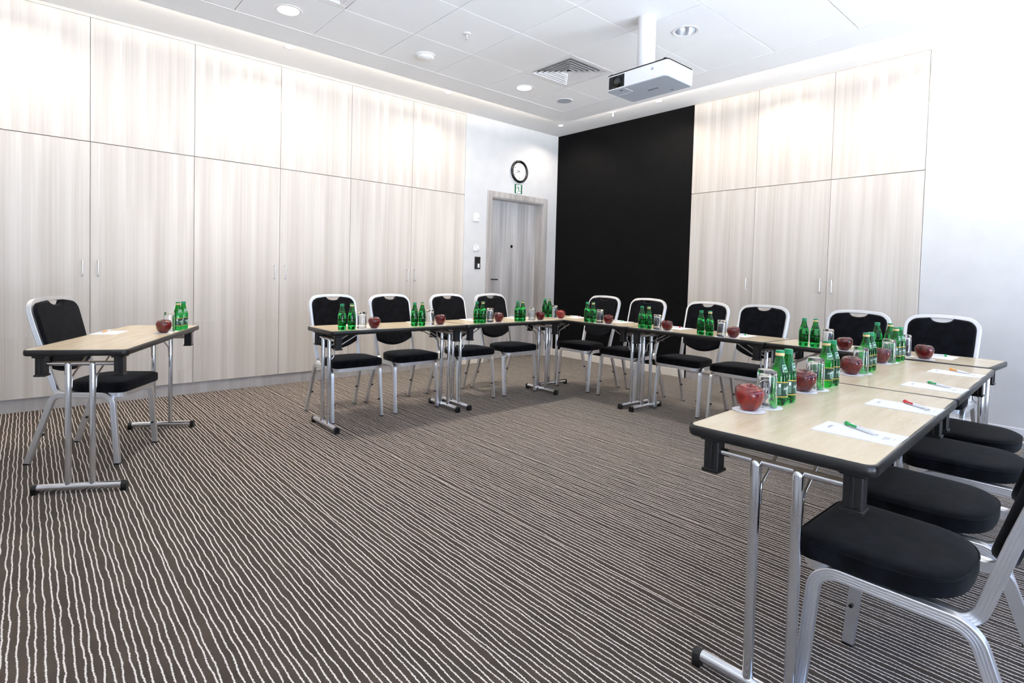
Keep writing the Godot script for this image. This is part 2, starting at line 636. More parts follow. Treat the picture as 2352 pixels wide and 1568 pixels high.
func neck_image() -> Image:
	var im := Image.create(128, 64, false, Image.FORMAT_RGB8)
	im.fill(Color(0.06, 0.42, 0.26))
	var white := Color(0.93, 0.97, 0.95)
	im.fill_rect(Rect2i(0, 0, 128, 4), white)
	im.fill_rect(Rect2i(0, 60, 128, 4), Color(0.85, 0.88, 0.6))
	im.fill_rect(Rect2i(0, 0, 4, 64), white)
	im.fill_rect(Rect2i(124, 0, 4, 64), white)
	for k in 7:
		stroke(im, Vector2(16 + k * 14, 46 - k * 2), Vector2(24 + k * 14, 18 - k * 2 + (k % 3) * 5), 5, white)
		stroke(im, Vector2(14 + k * 14, 34 - k * 2), Vector2(28 + k * 14, 28 - k * 2), 4, white)
	return im

func sheet_image() -> Image:
	# A5 sheet, 210 x 148 mm, with the small grey print at both ends
	var im := Image.create(420, 296, false, Image.FORMAT_RGB8)
	im.fill(Color(0.965, 0.965, 0.97))
	var c := Color(0.3, 0.31, 0.4)
	var rng := RandomNumberGenerator.new()
	rng.seed = 8
	for k in 7:
		im.fill_rect(Rect2i(46, 96 + k * 11, 11, rng.randi_range(4, 9)), c)
		im.fill_rect(Rect2i(60, 100 + k * 12, 4, rng.randi_range(5, 10)), Color(0.5, 0.5, 0.58))
	for k in 4:
		for j in 8:
			im.fill_rect(Rect2i(334 + k * 8, 118 + j * 9, 3, rng.randi_range(4, 8)), Color(0.4, 0.4, 0.46))
	for j in 6:
		im.fill_rect(Rect2i(382, 128 + j * 7, 4, rng.randi_range(3, 6)), Color(0.45, 0.45, 0.5))
	return im

# ---------------------------------------------------------------- furniture
func alu_profile(t: float, d: float) -> PackedVector2Array:
	var h := t / 2
	var o := PackedVector2Array([Vector2(-h, -d / 2), Vector2(h - 0.002, -d / 2), Vector2(h, -d / 2 + 0.002)])
	for b in [-0.0068, 0.0, 0.0068]:
		o.append(Vector2(h, b - 0.0013)); o.append(Vector2(h - 0.0016, b)); o.append(Vector2(h, b + 0.0013))
	o.append(Vector2(h, d / 2 - 0.002)); o.append(Vector2(h - 0.002, d / 2)); o.append(Vector2(-h, d / 2))
	return o

func seat_outline() -> PackedVector2Array:
	var o := PackedVector2Array()
	var hw := 0.21
	# front right corner, front edge, front left corner
	for k in 6:
		var a := PI / 2 * k / 5.0
		o.append(Vector2(hw - 0.055 + 0.055 * cos(a), 0.235 + 0.055 * sin(a)))
	for k in 6:
		var a := PI / 2 + PI / 2 * k / 5.0
		o.append(Vector2(-hw + 0.055 + 0.055 * cos(a), 0.235 + 0.055 * sin(a)))
	# sides draw in a little and close in a broad round back
	for k in 17:
		var a := PI + PI * k / 16.0
		var c := cos(a)
		var s := sin(a)
		var e := 2.0 / 2.7
		o.append(Vector2(signf(c) * pow(absf(c), e) * (hw - 0.006), 0.09 - pow(absf(s), e) * 0.165))
	return o

func make_chair(label: String) -> Node3D:
	var t := thing("banquet_chair", label, "chair", Vector3.ZERO, 0.0, "black banquet chairs at the tables")
	var prof := alu_profile(0.022, 0.031)
	for s in [-1, 1]:
		var pm := Vector3(0.203 * s, 0.4065, 0.06)
		var rear := fillet([Vector3(0.217 * s, 0.006, -0.241), Vector3(0.203 * s, 0.405, -0.103), pm], [0, 0.06, 0], 8)
		sweep(rear, prof, Vector3(s, 0, 0))
		done("leg", M.alu, t)
		var front := fillet([pm, Vector3(0.203 * s, 0.408, 0.221), Vector3(0.209 * s, 0.006, 0.254)], [0, 0.06, 0], 8)
		sweep(front, prof, Vector3(s, 0, 0))
		done("leg", M.alu, t)
	for f in [Vector3(0.217, 0, -0.241), Vector3(-0.217, 0, -0.241), Vector3(0.209, 0, 0.254), Vector3(-0.209, 0, 0.254)]:
		box(f + Vector3(0, 0.005, 0), Vector3(0.024, 0.01, 0.032), 0.002)
		done("glide", M.plastic, t)
	for s in [-1, 1]:
		cyl(Vector3(0.197 * s, 0.17, -0.168), 0.008, 0.012, 10, Basis(Vector3.RIGHT, 1.25))
		done("bumper", M.plastic, t)
		cyl(Vector3(0.19 * s, 0.14, 0.245), 0.006, 0.014, 10, Basis(Vector3.FORWARD, PI / 2))
		done("bumper", M.plastic, t)
	# back frame: seat rail, upright, arched top and down again
	var pts: Array = []
	var rad: Array = []
	for s in [-1, 1]:
		var half := [Vector3(0.18 * s, 0.4055, 0.16), Vector3(0.18 * s, 0.4055, -0.103), Vector3(0.189 * s, 0.62, -0.1605), Vector3(0.196 * s, 0.80, -0.2145), Vector3(0.199 * s, 0.942, -0.254)]
		var hr := [0.0, 0.05, 0.6, 0.6, 0.075]
		if s == 1:
			half.reverse(); hr.reverse()
		pts.append_array(half); rad.append_array(hr)
		if s == -1:
			pts.append(Vector3(0, 0.961, -0.259)); rad.append(1.2)
	sweep(fillet(pts, rad, 7), alu_profile(0.022, 0.029), Vector3(-1, 0, 0))
	done("back_frame", M.alu, t)
	# front rail under the cushion
	sweep(fillet([Vector3(-0.186, 0.4055, 0.0), Vector3(-0.186, 0.4055, 0.266), Vector3(0.186, 0.4055, 0.266), Vector3(0.186, 0.4055, 0.0)], [0, 0.055, 0.055, 0], 7), rect2(0.0135, 0.0055), Vector3.UP)
	done("front_rail", M.alu, t)
	# seat
	var o := seat_outline()
	prism(o, [Vector2(0.012, 0.4195), Vector2(0.002, 0.424), Vector2(0, 0.432), Vector2(0, 0.459), Vector2(0.0025, 0.467), Vector2(0.009, 0.4745), Vector2(0.022, 0.4795), Vector2(0.045, 0.4825), Vector2(0.09, 0.4845), Vector2(0.15, 0.4855)])
	var seat := done("seat", M.velvet, t)
	var path := PackedVector3Array()
	for p in o:
		path.append(Vector3(p.x * 0.992, 0.4675, 0.09 + (p.y - 0.09) * 0.992))
	sweep(path, circle2(0.0028, 5), Vector3.UP, true, true)
	done("piping", M.velvet, seat)
	# backrest panel with the hand hole at its top
	var b := PackedVector2Array()
	var w := 0.181
	for k in 13:
		var u := lerpf(-w + 0.008, w - 0.008, k / 12.0)
		b.append(Vector2(u, 0.012 + 0.06 * pow(u / w, 2)))
	b.append(Vector2(w - 0.002, 0.085))
	b.append(Vector2(w + 0.004, 0.25))
	for k in 6:
		var a := PI / 2 * k / 5.0
		b.append(Vector2(w + 0.006 - 0.062 + 0.062 * cos(a), 0.382 + 0.062 * sin(a)))
	b.append(Vector2(0.066, 0.4535))
	for k in 9:
		var u := lerpf(0.062, -0.062, k / 8.0)
		b.append(Vector2(u, 0.452 - 0.03 * sqrt(maxf(0.0, 1.0 - pow(u / 0.0625, 2)))))
	b.append(Vector2(-0.066, 0.4535))
	for k in 6:
		var a := PI / 2 + PI / 2 * k / 5.0
		b.append(Vector2(-w - 0.006 + 0.062 + 0.062 * cos(a), 0.382 + 0.062 * sin(a)))
	b.append(Vector2(-w - 0.004, 0.25))
	b.append(Vector2(-w + 0.002, 0.085))
	var d := Vector3(0, 0.963, -0.27)
	var n := Vector3(0, 0.27, 0.963)
	prism(b, [Vector2(0.006, -0.016), Vector2(0, -0.011), Vector2(0, 0.022), Vector2(0.0035, 0.03), Vector2(0.011, 0.034)], Transform3D(Basis(Vector3.RIGHT, n, d), Vector3(0, 0.505, -0.133)))
	done("backrest", M.velvet, t)
	return t

func make_table(label: String, length: float, width: float) -> Node3D:
	var t := thing("folding_table", label, "table", Vector3.ZERO, 0.0, "folding conference tables")
	var hl := length / 2
	var hw := width / 2
	prism(rrect(hl - 0.007, hw - 0.007, 0.024, 5), [Vector2(0, 0.711), Vector2(0, 0.7392), Vector2(0.0008, 0.74)])
	done("tabletop", M.laminate, t)
	var o := rrect(hl - 0.006, hw - 0.006, 0.025, 6)
	var path := PackedVector3Array()
	for p in o:
		path.append(Vector3(p.x, 0.7245, p.y))
	# half-round bumper: flat inside, bulging outwards
	var prof := PackedVector2Array()
	for k in 9:
		var a := -PI / 2 + PI * k / 8.0
		prof.append(Vector2(0.0155 * sin(a), -0.006 * cos(a)))
	prof.append(Vector2(0.0155, 0.004)); prof.append(Vector2(-0.0155, 0.004))
	sweep(path, prof, Vector3.UP, false, true)
	done("edge_band", M.rubber, t)
	for e in [-1, 1]:
		var x: float = e * (hl - 0.072)
		for s in [-1, 1]:
			var z: float = s * (hw - 0.058)
			box(Vector3(x, 0.702, z), Vector3(0.066, 0.016, 0.062), 0.003)
			box(Vector3(x, 0.65, z), Vector3(0.044, 0.098, 0.044), 0.003)
			box(Vector3(x, 0.604, z), Vector3(0.054, 0.01, 0.052), 0.002)
			for f in [-1, 1]:
				box(Vector3(x + 0.0235 * f, 0.652, z), Vector3(0.005, 0.08, 0.007), 0.001)
			done("bracket", M.plastic, t)
		tube(PackedVector3Array([Vector3(x, 0.662, -hw + 0.08), Vector3(x, 0.662, hw - 0.08)]), 0.0115, 14)
		done("crossbar", M.chrome, t)
		for s in [-1, 1]:
			var z: float = s * 0.055
			lathe([Vector2(0, 0.03), Vector2(0.0145, 0.03), Vector2(0.0145, 0.655), Vector2(0.0125, 0.668), Vector2(0.006, 0.674), Vector2(0, 0.675)], 18, Transform3D(Basis(), Vector3(x + e * 0.012, 0, z)))
			done("post", M.chrome, t)
			var bx: float = x - e * 0.006
			var br := fillet([Vector3(bx, 0.515, z), Vector3(bx - e * 0.018, 0.535, z), Vector3(bx - e * 0.022, 0.59, z), Vector3(x - e * 0.24, 0.706, z)], [0, 0.012, 0.03, 0], 5)
			tube(br, 0.0048, 8)
			done("brace", M.chrome, t)
		var fl := 0.215
		tube(PackedVector3Array([Vector3(x + e * 0.012, 0.03, -fl + 0.02), Vector3(x + e * 0.012, 0.03, fl - 0.02)]), 0.0185, 16)
		var foot := done("foot_bar", M.chrome, t)
		for s in [-1, 1]:
			var zc: float = s * (fl - 0.012)
			var cap := PackedVector2Array()
			for k in 11:
				var a := PI * k / 10.0
				cap.append(Vector2(0.0192 * cos(a), 0.03 + 0.0192 * sin(a)))
			cap.append(Vector2(-0.0192, 0.0)); cap.append(Vector2(0.0192, 0.0))
			prism(cap, [Vector2(0, -0.014), Vector2(0, 0.009), Vector2(0.003, 0.012)], Transform3D(Basis(Vector3(1, 0, 0), Vector3(0, 0, s), Vector3(0, 1, 0)), Vector3(x + e * 0.012, 0, zc)))
			done("end_cap", M.plastic, foot)
		box(Vector3(e * (hl - 0.3), 0.702, 0), Vector3(0.05, 0.018, 0.05), 0.003)
		cyl(Vector3(e * (hl - 0.3), 0.686, 0), 0.012, 0.02, 12)
		done("stop_block", M.plastic, t)
	return t

# ---------------------------------------------------------------- table ware
func make_bottle(label: String, gold: bool) -> Node3D:
	var t := thing("water_bottle", label, "bottle", Vector3.ZERO, 0.0, "green water bottles on the tables")
	lathe([Vector2(0, 0.003), Vector2(0.014, 0.002), Vector2(0.022, 0), Vector2(0.0265, 0.003), Vector2(0.0288, 0.011), Vector2(0.0292, 0.03), Vector2(0.0292, 0.099), Vector2(0.0286, 0.107), Vector2(0.0262, 0.119), Vector2(0.0222, 0.132), Vector2(0.018, 0.146), Vector2(0.0152, 0.158), Vector2(0.0136, 0.168), Vector2(0.0132, 0.185),
		Vector2(0.0105, 0.185), Vector2(0.0108, 0.168), Vector2(0.0124, 0.157), Vector2(0.0152, 0.145), Vector2(0.0195, 0.131), Vector2(0.0195, 0.1305), Vector2(0, 0.1305)], 28)
	done("glass_body", M.glass_green, t)
	var y := 0.173 if not gold else 0.182
	var pts: Array = [Vector2(0, y), Vector2(0.0142, y)]
	for k in 3:
		var yy := lerpf(y, 0.187, (k + 1) / 4.0)
		pts.append(Vector2(0.0144, yy - 0.0006)); pts.append(Vector2(0.0139, yy)); pts.append(Vector2(0.0144, yy + 0.0006))
	pts.append_array([Vector2(0.0143, 0.188), Vector2(0.0128, 0.1905), Vector2(0, 0.1908)])
	lathe(pts, 24)
	var cap := done("cap", M.cap, t)
	if gold:
		lathe([Vector2(0.0134, 0.172), Vector2(0.0146, 0.1722), Vector2(0.0147, 0.1818), Vector2(0.0134, 0.182), Vector2(0.0134, 0.172)], 24)
		done("seal_band", M.cap_gold, cap)
	# printed labels on the drinker's side
	arc_strip(0.0294, 0.0294, 0.03, 0.083, PI * 0.92)
	done("label", M.label_print, t)
	arc_strip(0.0268, 0.0196, 0.1175, 0.141, PI * 0.5)
	done("neck_label", M.neck_print, t)
	return t

func arc_strip(r0: float, r1: float, y0: float, y1: float, arc: float) -> void:
	# thin curved sheet centred on +z with its own print coordinates
	own_uv = true
	var n := 16
	for k in n:
		var a0 := -arc / 2 + arc * k / n
		var a1 := -arc / 2 + arc * (k + 1) / n
		var u0 := float(k) / n
		var u1 := float(k + 1) / n
		var p := [Vector3(sin(a0) * r0, y0, cos(a0) * r0), Vector3(sin(a1) * r0, y0, cos(a1) * r0), Vector3(sin(a1) * r1, y1, cos(a1) * r1), Vector3(sin(a0) * r1, y1, cos(a0) * r1)]
		tri(p[0], p[2], p[1], 1, Vector2(u0, 1), Vector2(u1, 0), Vector2(u1, 1))
		tri(p[0], p[3], p[2], 1, Vector2(u0, 1), Vector2(u0, 0), Vector2(u1, 0))
		var q: Array = []
		for v in p:
			q.append(v - Vector3(v.x, 0, v.z).normalized() * 0.00015)
		tri(q[0], q[1], q[2], 2, Vector2(u0, 1), Vector2(u1, 1), Vector2(u1, 0))
		tri(q[0], q[2], q[3], 2, Vector2(u0, 1), Vector2(u1, 0), Vector2(u0, 0))
	own_uv = false

func make_glass(label: String) -> Node3D:
	# tumbler standing on its rim, thick base uppermost
	var t := thing("drinking_glass", label, "glass", Vector3.ZERO, 0.0, "upturned glasses on doilies")
	lathe([Vector2(0, 0.1278), Vector2(0.02, 0.128), Vector2(0.0296, 0.127), Vector2(0.0312, 0.122), Vector2(0.0318, 0.108), Vector2(0.0332, 0.02), Vector2(0.0335, 0.001), Vector2(0.0325, 0.0), Vector2(0.0318, 0.001), Vector2(0.0312, 0.02), Vector2(0.0294, 0.1), Vector2(0.027, 0.108), Vector2(0.018, 0.1115), Vector2(0, 0.112)], 28)
	done("glass_body", M.glass, t)
	return t

func make_apple(label: String, m: Material) -> Node3D:
	var t := thing("red_apple", label, "apple", Vector3.ZERO, 0.0, "red apples on doilies")
	var start := bv.size()
	var prof := [Vector2(0, 0.008), Vector2(0.006, 0.0055), Vector2(0.0125, 0.0015), Vector2(0.019, 0.0), Vector2(0.0255, 0.0035), Vector2(0.0325, 0.0125), Vector2(0.039, 0.025), Vector2(0.0438, 0.04), Vector2(0.0458, 0.053), Vector2(0.0448, 0.064), Vector2(0.0405, 0.0735), Vector2(0.0335, 0.0797), Vector2(0.0255, 0.0818), Vector2(0.018, 0.0802), Vector2(0.011, 0.0752), Vector2(0.0055, 0.0695), Vector2(0, 0.067)]
	var seg := 30
	var rings: Array = []
	for i in prof.size():
		var ring := PackedVector3Array()
		var f := absf(float(i) / (prof.size() - 1) - 0.5) * 2.0
		for k in seg:
			var a := TAU * k / seg
			var lob := cos(a * 5.0) * f * f
			var r: float = prof[i].x * (1.0 + 0.035 * lob + 0.03 * cos(a + 0.7))
			ring.append(Vector3(r * cos(a), maxf(0.0, prof[i].y + 0.0022 * lob * signf(i - 8.0) + 0.0025 * cos(a + 2.0) * smoothstep(0.02, 0.08, prof[i].y)), r * sin(a)))
		rings.append(ring)
	for i in rings.size() - 1:
		for k in seg:
			var l := (k + 1) % seg
			if prof[i].x > 0.0:
				tri(rings[i][k], rings[i][l], rings[i + 1][l], 1)
			if prof[i + 1].x > 0.0:
				tri(rings[i][k], rings[i + 1][l], rings[i + 1][k], 1)
	orient(start)
	done("fruit", m, t)
	tube(fillet([Vector3(0, 0.066, 0), Vector3(0.001, 0.08, 0), Vector3(0.006, 0.089, 0.002)], [0, 0.02, 0], 4), 0.0012, 6)
	done("stem", M.stem, t)
	return t

func make_doily(label: String) -> Node3D:
	var t := thing("paper_doily", label, "doily", Vector3.ZERO, 0.0, "white paper doilies")
	var o := PackedVector2Array()
	for k in 72:
		var a := TAU * k / 72.0
		o.append(Vector2(cos(a), sin(a)) * (0.0505 + 0.0014 * absf(sin(a * 12.0))))
	prism(o, [Vector2(0, 0), Vector2(0, 0.0009)])
	done("sheet", M.paper, t)
	return t

func make_sheet(label: String) -> Node3D:
	# A5 pad, print uppermost; local x is its length
	var t := thing("notepaper", label, "notepad", Vector3.ZERO, 0.0, "white note sheets at the seats")
	box(Vector3(0, 0.001, 0), Vector3(0.205, 0.002, 0.145))
	done("pad", M.paper, t)
	own_uv = true
	var y := 0.00215
	var a := Vector3(-0.1025, y, -0.0725); var b := Vector3(0.1025, y, -0.0725); var c := Vector3(0.1025, y, 0.0725); var d := Vector3(-0.1025, y, 0.0725)
	tri(a, b, c, -1, Vector2(0, 0), Vector2(1, 0), Vector2(1, 1))
	tri(a, c, d, -1, Vector2(0, 0), Vector2(1, 1), Vector2(0, 1))
	var e := Vector3(0, -0.0001, 0)
	tri(a + e, c + e, b + e, -1, Vector2(0, 0), Vector2(1, 1), Vector2(1, 0))
	tri(a + e, d + e, c + e, -1, Vector2(0, 0), Vector2(0, 1), Vector2(1, 1))
	own_uv = false
	done("printed_sheet", M.sheet_print, t)
	return t

func make_pen(label: String, colour: Material) -> Node3D:
	# lies along +x, tip at +x, resting on its side
	var t := thing("ballpoint_pen", label, "pen", Vector3.ZERO, 0.0, "promotional pens on the note sheets")
	var lie := Transform3D(Basis(Vector3(0, 1, 0), Vector3(1, 0, 0), Vector3(0, 0, -1)), Vector3(0, 0.0058, 0))
	lathe([Vector2(0, -0.058), Vector2(0.0048, -0.0575), Vector2(0.0056, -0.045), Vector2(0.0058, 0.0), Vector2(0.0052, 0.03), Vector2(0.0038, 0.055), Vector2(0.0022, 0.065), Vector2(0, 0.0655)], 14, lie)
	done("barrel", M.pen_white, t)
	lathe([Vector2(0, 0.065), Vector2(0.0014, 0.065), Vector2(0.0008, 0.07), Vector2(0, 0.0702)], 8, lie)
	done("tip", M.pen_tip, t)
	lathe([Vector2(0, -0.07), Vector2(0.0036, -0.0695), Vector2(0.004, -0.058), Vector2(0, -0.058)], 12, lie)
	done("push_button", M.pen_white, t)
	# coloured clip sleeve: ring at the shoulder and a long tongue down one side
	lathe([Vector2(0.0057, -0.056), Vector2(0.0066, -0.056), Vector2(0.0067, -0.044), Vector2(0.0058, -0.044), Vector2(0.0057, -0.056)], 14, lie)
	prism(rrect(0.024, 0.0032, 0.003, 4), [Vector2(0.0006, -0.0022), Vector2(0, -0.0012), Vector2(0, 0.0012), Vector2(0.0008, 0.0022)], Transform3D(Basis(Vector3.RIGHT, 0.9), Vector3(-0.03, 0.0078, 0.0058)))
	done("clip", colour, t)
	for k in 4:
		box(Vector3(-0.02 + k * 0.005 + (0.004 if k > 1 else 0.0), 0.0114, -0.001), Vector3(0.0035, 0.0006, 0.002))
	done("print", M.ink, t)
	return t

# ---------------------------------------------------------------- room
func build_shell() -> void:
	var f := structure("floor", "brown carpet with thin pale wavy stripes")
	box(Vector3(ROOM_X / 2, -0.05, ROOM_Z / 2), Vector3(ROOM_X + 1.6, 0.1, ROOM_Z + 1.6))
	done("carpet", M.carpet, f)

	# cabinet wall: white strip with the door, then the niche for the cabinets
	var a := structure("wall_left", "white wall strip with door beside the wood cabinets")
	box(Vector3(-0.1, WALL_H / 2, 0.125), Vector3(0.2, WALL_H, 0.29))
	box(Vector3(-0.1, WALL_H / 2, (1.25 + 1.694) / 2), Vector3(0.2, WALL_H, 1.694 - 1.25))
	box(Vector3(-0.1, (2.195 + WALL_H) / 2, 0.76), Vector3(0.2, WALL_H - 2.195, 0.98))
	box(Vector3(-0.25, WALL_H / 2, 0.8), Vector3(0.1, WALL_H, 1.788))
	box(Vector3(-0.55, WALL_H / 2, ROOM_Z / 2 + 0.8), Vector3(0.1, WALL_H, ROOM_Z - 1.5))
	box(Vector3(-0.4, WALL_H / 2, 1.66), Vector3(0.2, WALL_H, 0.06))
	done("plaster", M.wall, a)

	var b := structure("wall_back", "back wall, black painted near the corner and white at its other end")
	box(Vector3(2.1465 / 2 - 0.1, WALL_H / 2, -0.1), Vector3(2.1465 + 0.2, WALL_H, 0.2))
	done("black_paint", M.black_wall, b)
	box(Vector3((4.349 + ROOM_X) / 2, WALL_H / 2, -0.1), Vector3(ROOM_X - 4.349, WALL_H, 0.2))
	box(Vector3(3.25, WALL_H / 2, -0.55), Vector3(2.6, WALL_H, 0.1))
	done("plaster", M.wall, b)

	var r := structure("wall_right", "white window wall")
	var spans := [[0.9, 2.7], [3.0, 4.8], [5.1, 6.9]]
	var z0 := -0.2
	for s in spans:
		box(Vector3(ROOM_X + 0.1, WALL_H / 2, (z0 + s[0]) / 2), Vector3(0.2, WALL_H, s[0] - z0))
		box(Vector3(ROOM_X + 0.1, 0.2, (s[0] + s[1]) / 2), Vector3(0.2, 0.4, s[1] - s[0]))
		box(Vector3(ROOM_X + 0.1, (2.6 + WALL_H) / 2, (s[0] + s[1]) / 2), Vector3(0.2, WALL_H - 2.6, s[1] - s[0]))
		z0 = s[1]
	box(Vector3(ROOM_X + 0.1, WALL_H / 2, (z0 + ROOM_Z + 0.2) / 2), Vector3(0.2, WALL_H, ROOM_Z + 0.2 - z0))
	done("plaster", M.wall, r)
	for i in spans.size():
		var s: Array = spans[i]
		var w := structure("window_%d" % (i + 1), "tall white framed window")
		var zc: float = (s[0] + s[1]) / 2
		var wd: float = s[1] - s[0]
		for e in [-1, 1]:
			box(Vector3(ROOM_X + 0.1, 1.5, zc + e * (wd / 2 - 0.03)), Vector3(0.07, 2.2, 0.06))
			box(Vector3(ROOM_X + 0.1, 1.5 + e * (1.1 - 0.03), zc), Vector3(0.07, 0.06, wd - 0.12))
		box(Vector3(ROOM_X + 0.1, 1.5, zc), Vector3(0.07, 2.08, 0.06))
		done("window_frame", M.white_paint, w)
		for e in [-1, 1]:
			box(Vector3(ROOM_X + 0.1, 1.5, zc + e * (wd / 4 - 0.015)), Vector3(0.008, 2.08, wd / 2 - 0.09))
			done("pane", M.pane, w)
		box(Vector3(ROOM_X - 0.03, 0.39, zc), Vector3(0.25, 0.03, wd + 0.1), 0.004)
		done("window_sill", M.white_paint, w)

	var g := structure("wall_front", "plain white wall opposite the black wall")
	box(Vector3(ROOM_X / 2, WALL_H / 2, ROOM_Z + 0.1), Vector3(ROOM_X + 1.2, WALL_H, 0.2))
	done("plaster", M.wall, g)

	# skirting boards
	var k := structure("baseboard_left", "pale wood skirting board under the white wall strip")
	box(Vector3(0.006, 0.05, 0.1), Vector3(0.012, 0.1, 0.19), 0.003)
	box(Vector3(0.006, 0.05, 1.512), Vector3(0.012, 0.1, 0.36), 0.003)
	done("board", M.skirting, k)
	var k2 := structure("baseboard_back", "pale wood skirting board under the black and white walls")
	box(Vector3(1.08, 0.0475, 0.006), Vector3(2.13, 0.095, 0.012), 0.003)
	done("board", M.skirting, k2)
	box(Vector3((4.352 + ROOM_X) / 2, 0.035, 0.006), Vector3(ROOM_X - 4.352, 0.07, 0.012), 0.003)
	done("board", M.white_paint, k2)

	# door
	var d := structure("door_1", "grey wood door with a black lever handle in a pale wood frame")
	uv_off = Vector2(0.3, 0.2)
	box(Vector3(-0.16, 1.0935, 0.76), Vector3(0.04, 2.177, 0.944))
	var leaf := done("door_leaf", M.door_wood, d)
	uv_off = Vector2.ZERO
	for e in [-1, 1]:
		box(Vector3(-0.085, 1.0945, 0.76 + e * 0.4815), Vector3(0.17, 2.189, 0.015), 0.002)
		box(Vector3(0.0075, 1.137, 0.76 + e * 0.5215), Vector3(0.015, 2.274, 0.083), 0.004)
	box(Vector3(-0.085, 2.188, 0.76), Vector3(0.17, 0.014, 0.948), 0.002)
	box(Vector3(0.0075, 2.2345, 0.76), Vector3(0.015, 0.079, 0.958), 0.004)
	done("door_frame", M.frame_wood, d)
	box(Vector3(-0.138, 1.08, 1.16), Vector3(0.006, 0.16, 0.036), 0.002)
	tube(fillet([Vector3(-0.138, 1.1, 1.16), Vector3(-0.088, 1.1, 1.16), Vector3(-0.088, 1.1, 1.03)], [0, 0.014, 0], 5), 0.0085, 10)
	done("lever_handle", M.black_gloss, leaf)
	cyl(Vector3(-0.138, 1.566, 0.745), 0.022, 0.008, 18, Basis(Vector3.FORWARD, PI / 2), 0.002)
	done("peephole", M.black_gloss, leaf)

func tile_with_hole(r: float) -> void:
	# square tile with a round opening, centred on the origin, underside at y = 0
	var start := bv.size()
	var n := 48
	var h := PITCH / 2 - 0.0025
	var outer := PackedVector2Array()
	for k in n:
		var d := Vector2(cos(TAU * k / n + PI / 4), sin(TAU * k / n + PI / 4))
		outer.append(d * (h / maxf(absf(d.x), absf(d.y))))
	for k in n:
		var l := (k + 1) % n
		var a := TAU * k / n + PI / 4
		var b := TAU * l / n + PI / 4
		var i0 := Vector3(cos(a) * r, 0, sin(a) * r); var i1 := Vector3(cos(b) * r, 0, sin(b) * r)
		var o0 := Vector3(outer[k].x, 0, outer[k].y); var o1 := Vector3(outer[l].x, 0, outer[l].y)
		var up := Vector3(0, 0.018, 0)
		quad(i0, i1, o1, o0, 1)
		quad(i0 + up, o0 + up, o1 + up, i1 + up, 2)
		quad(o0, o1, o1 + up, o0 + up, -1)
		quad(i0, i0 + up, i1 + up, i1, 4)
	orient(start)

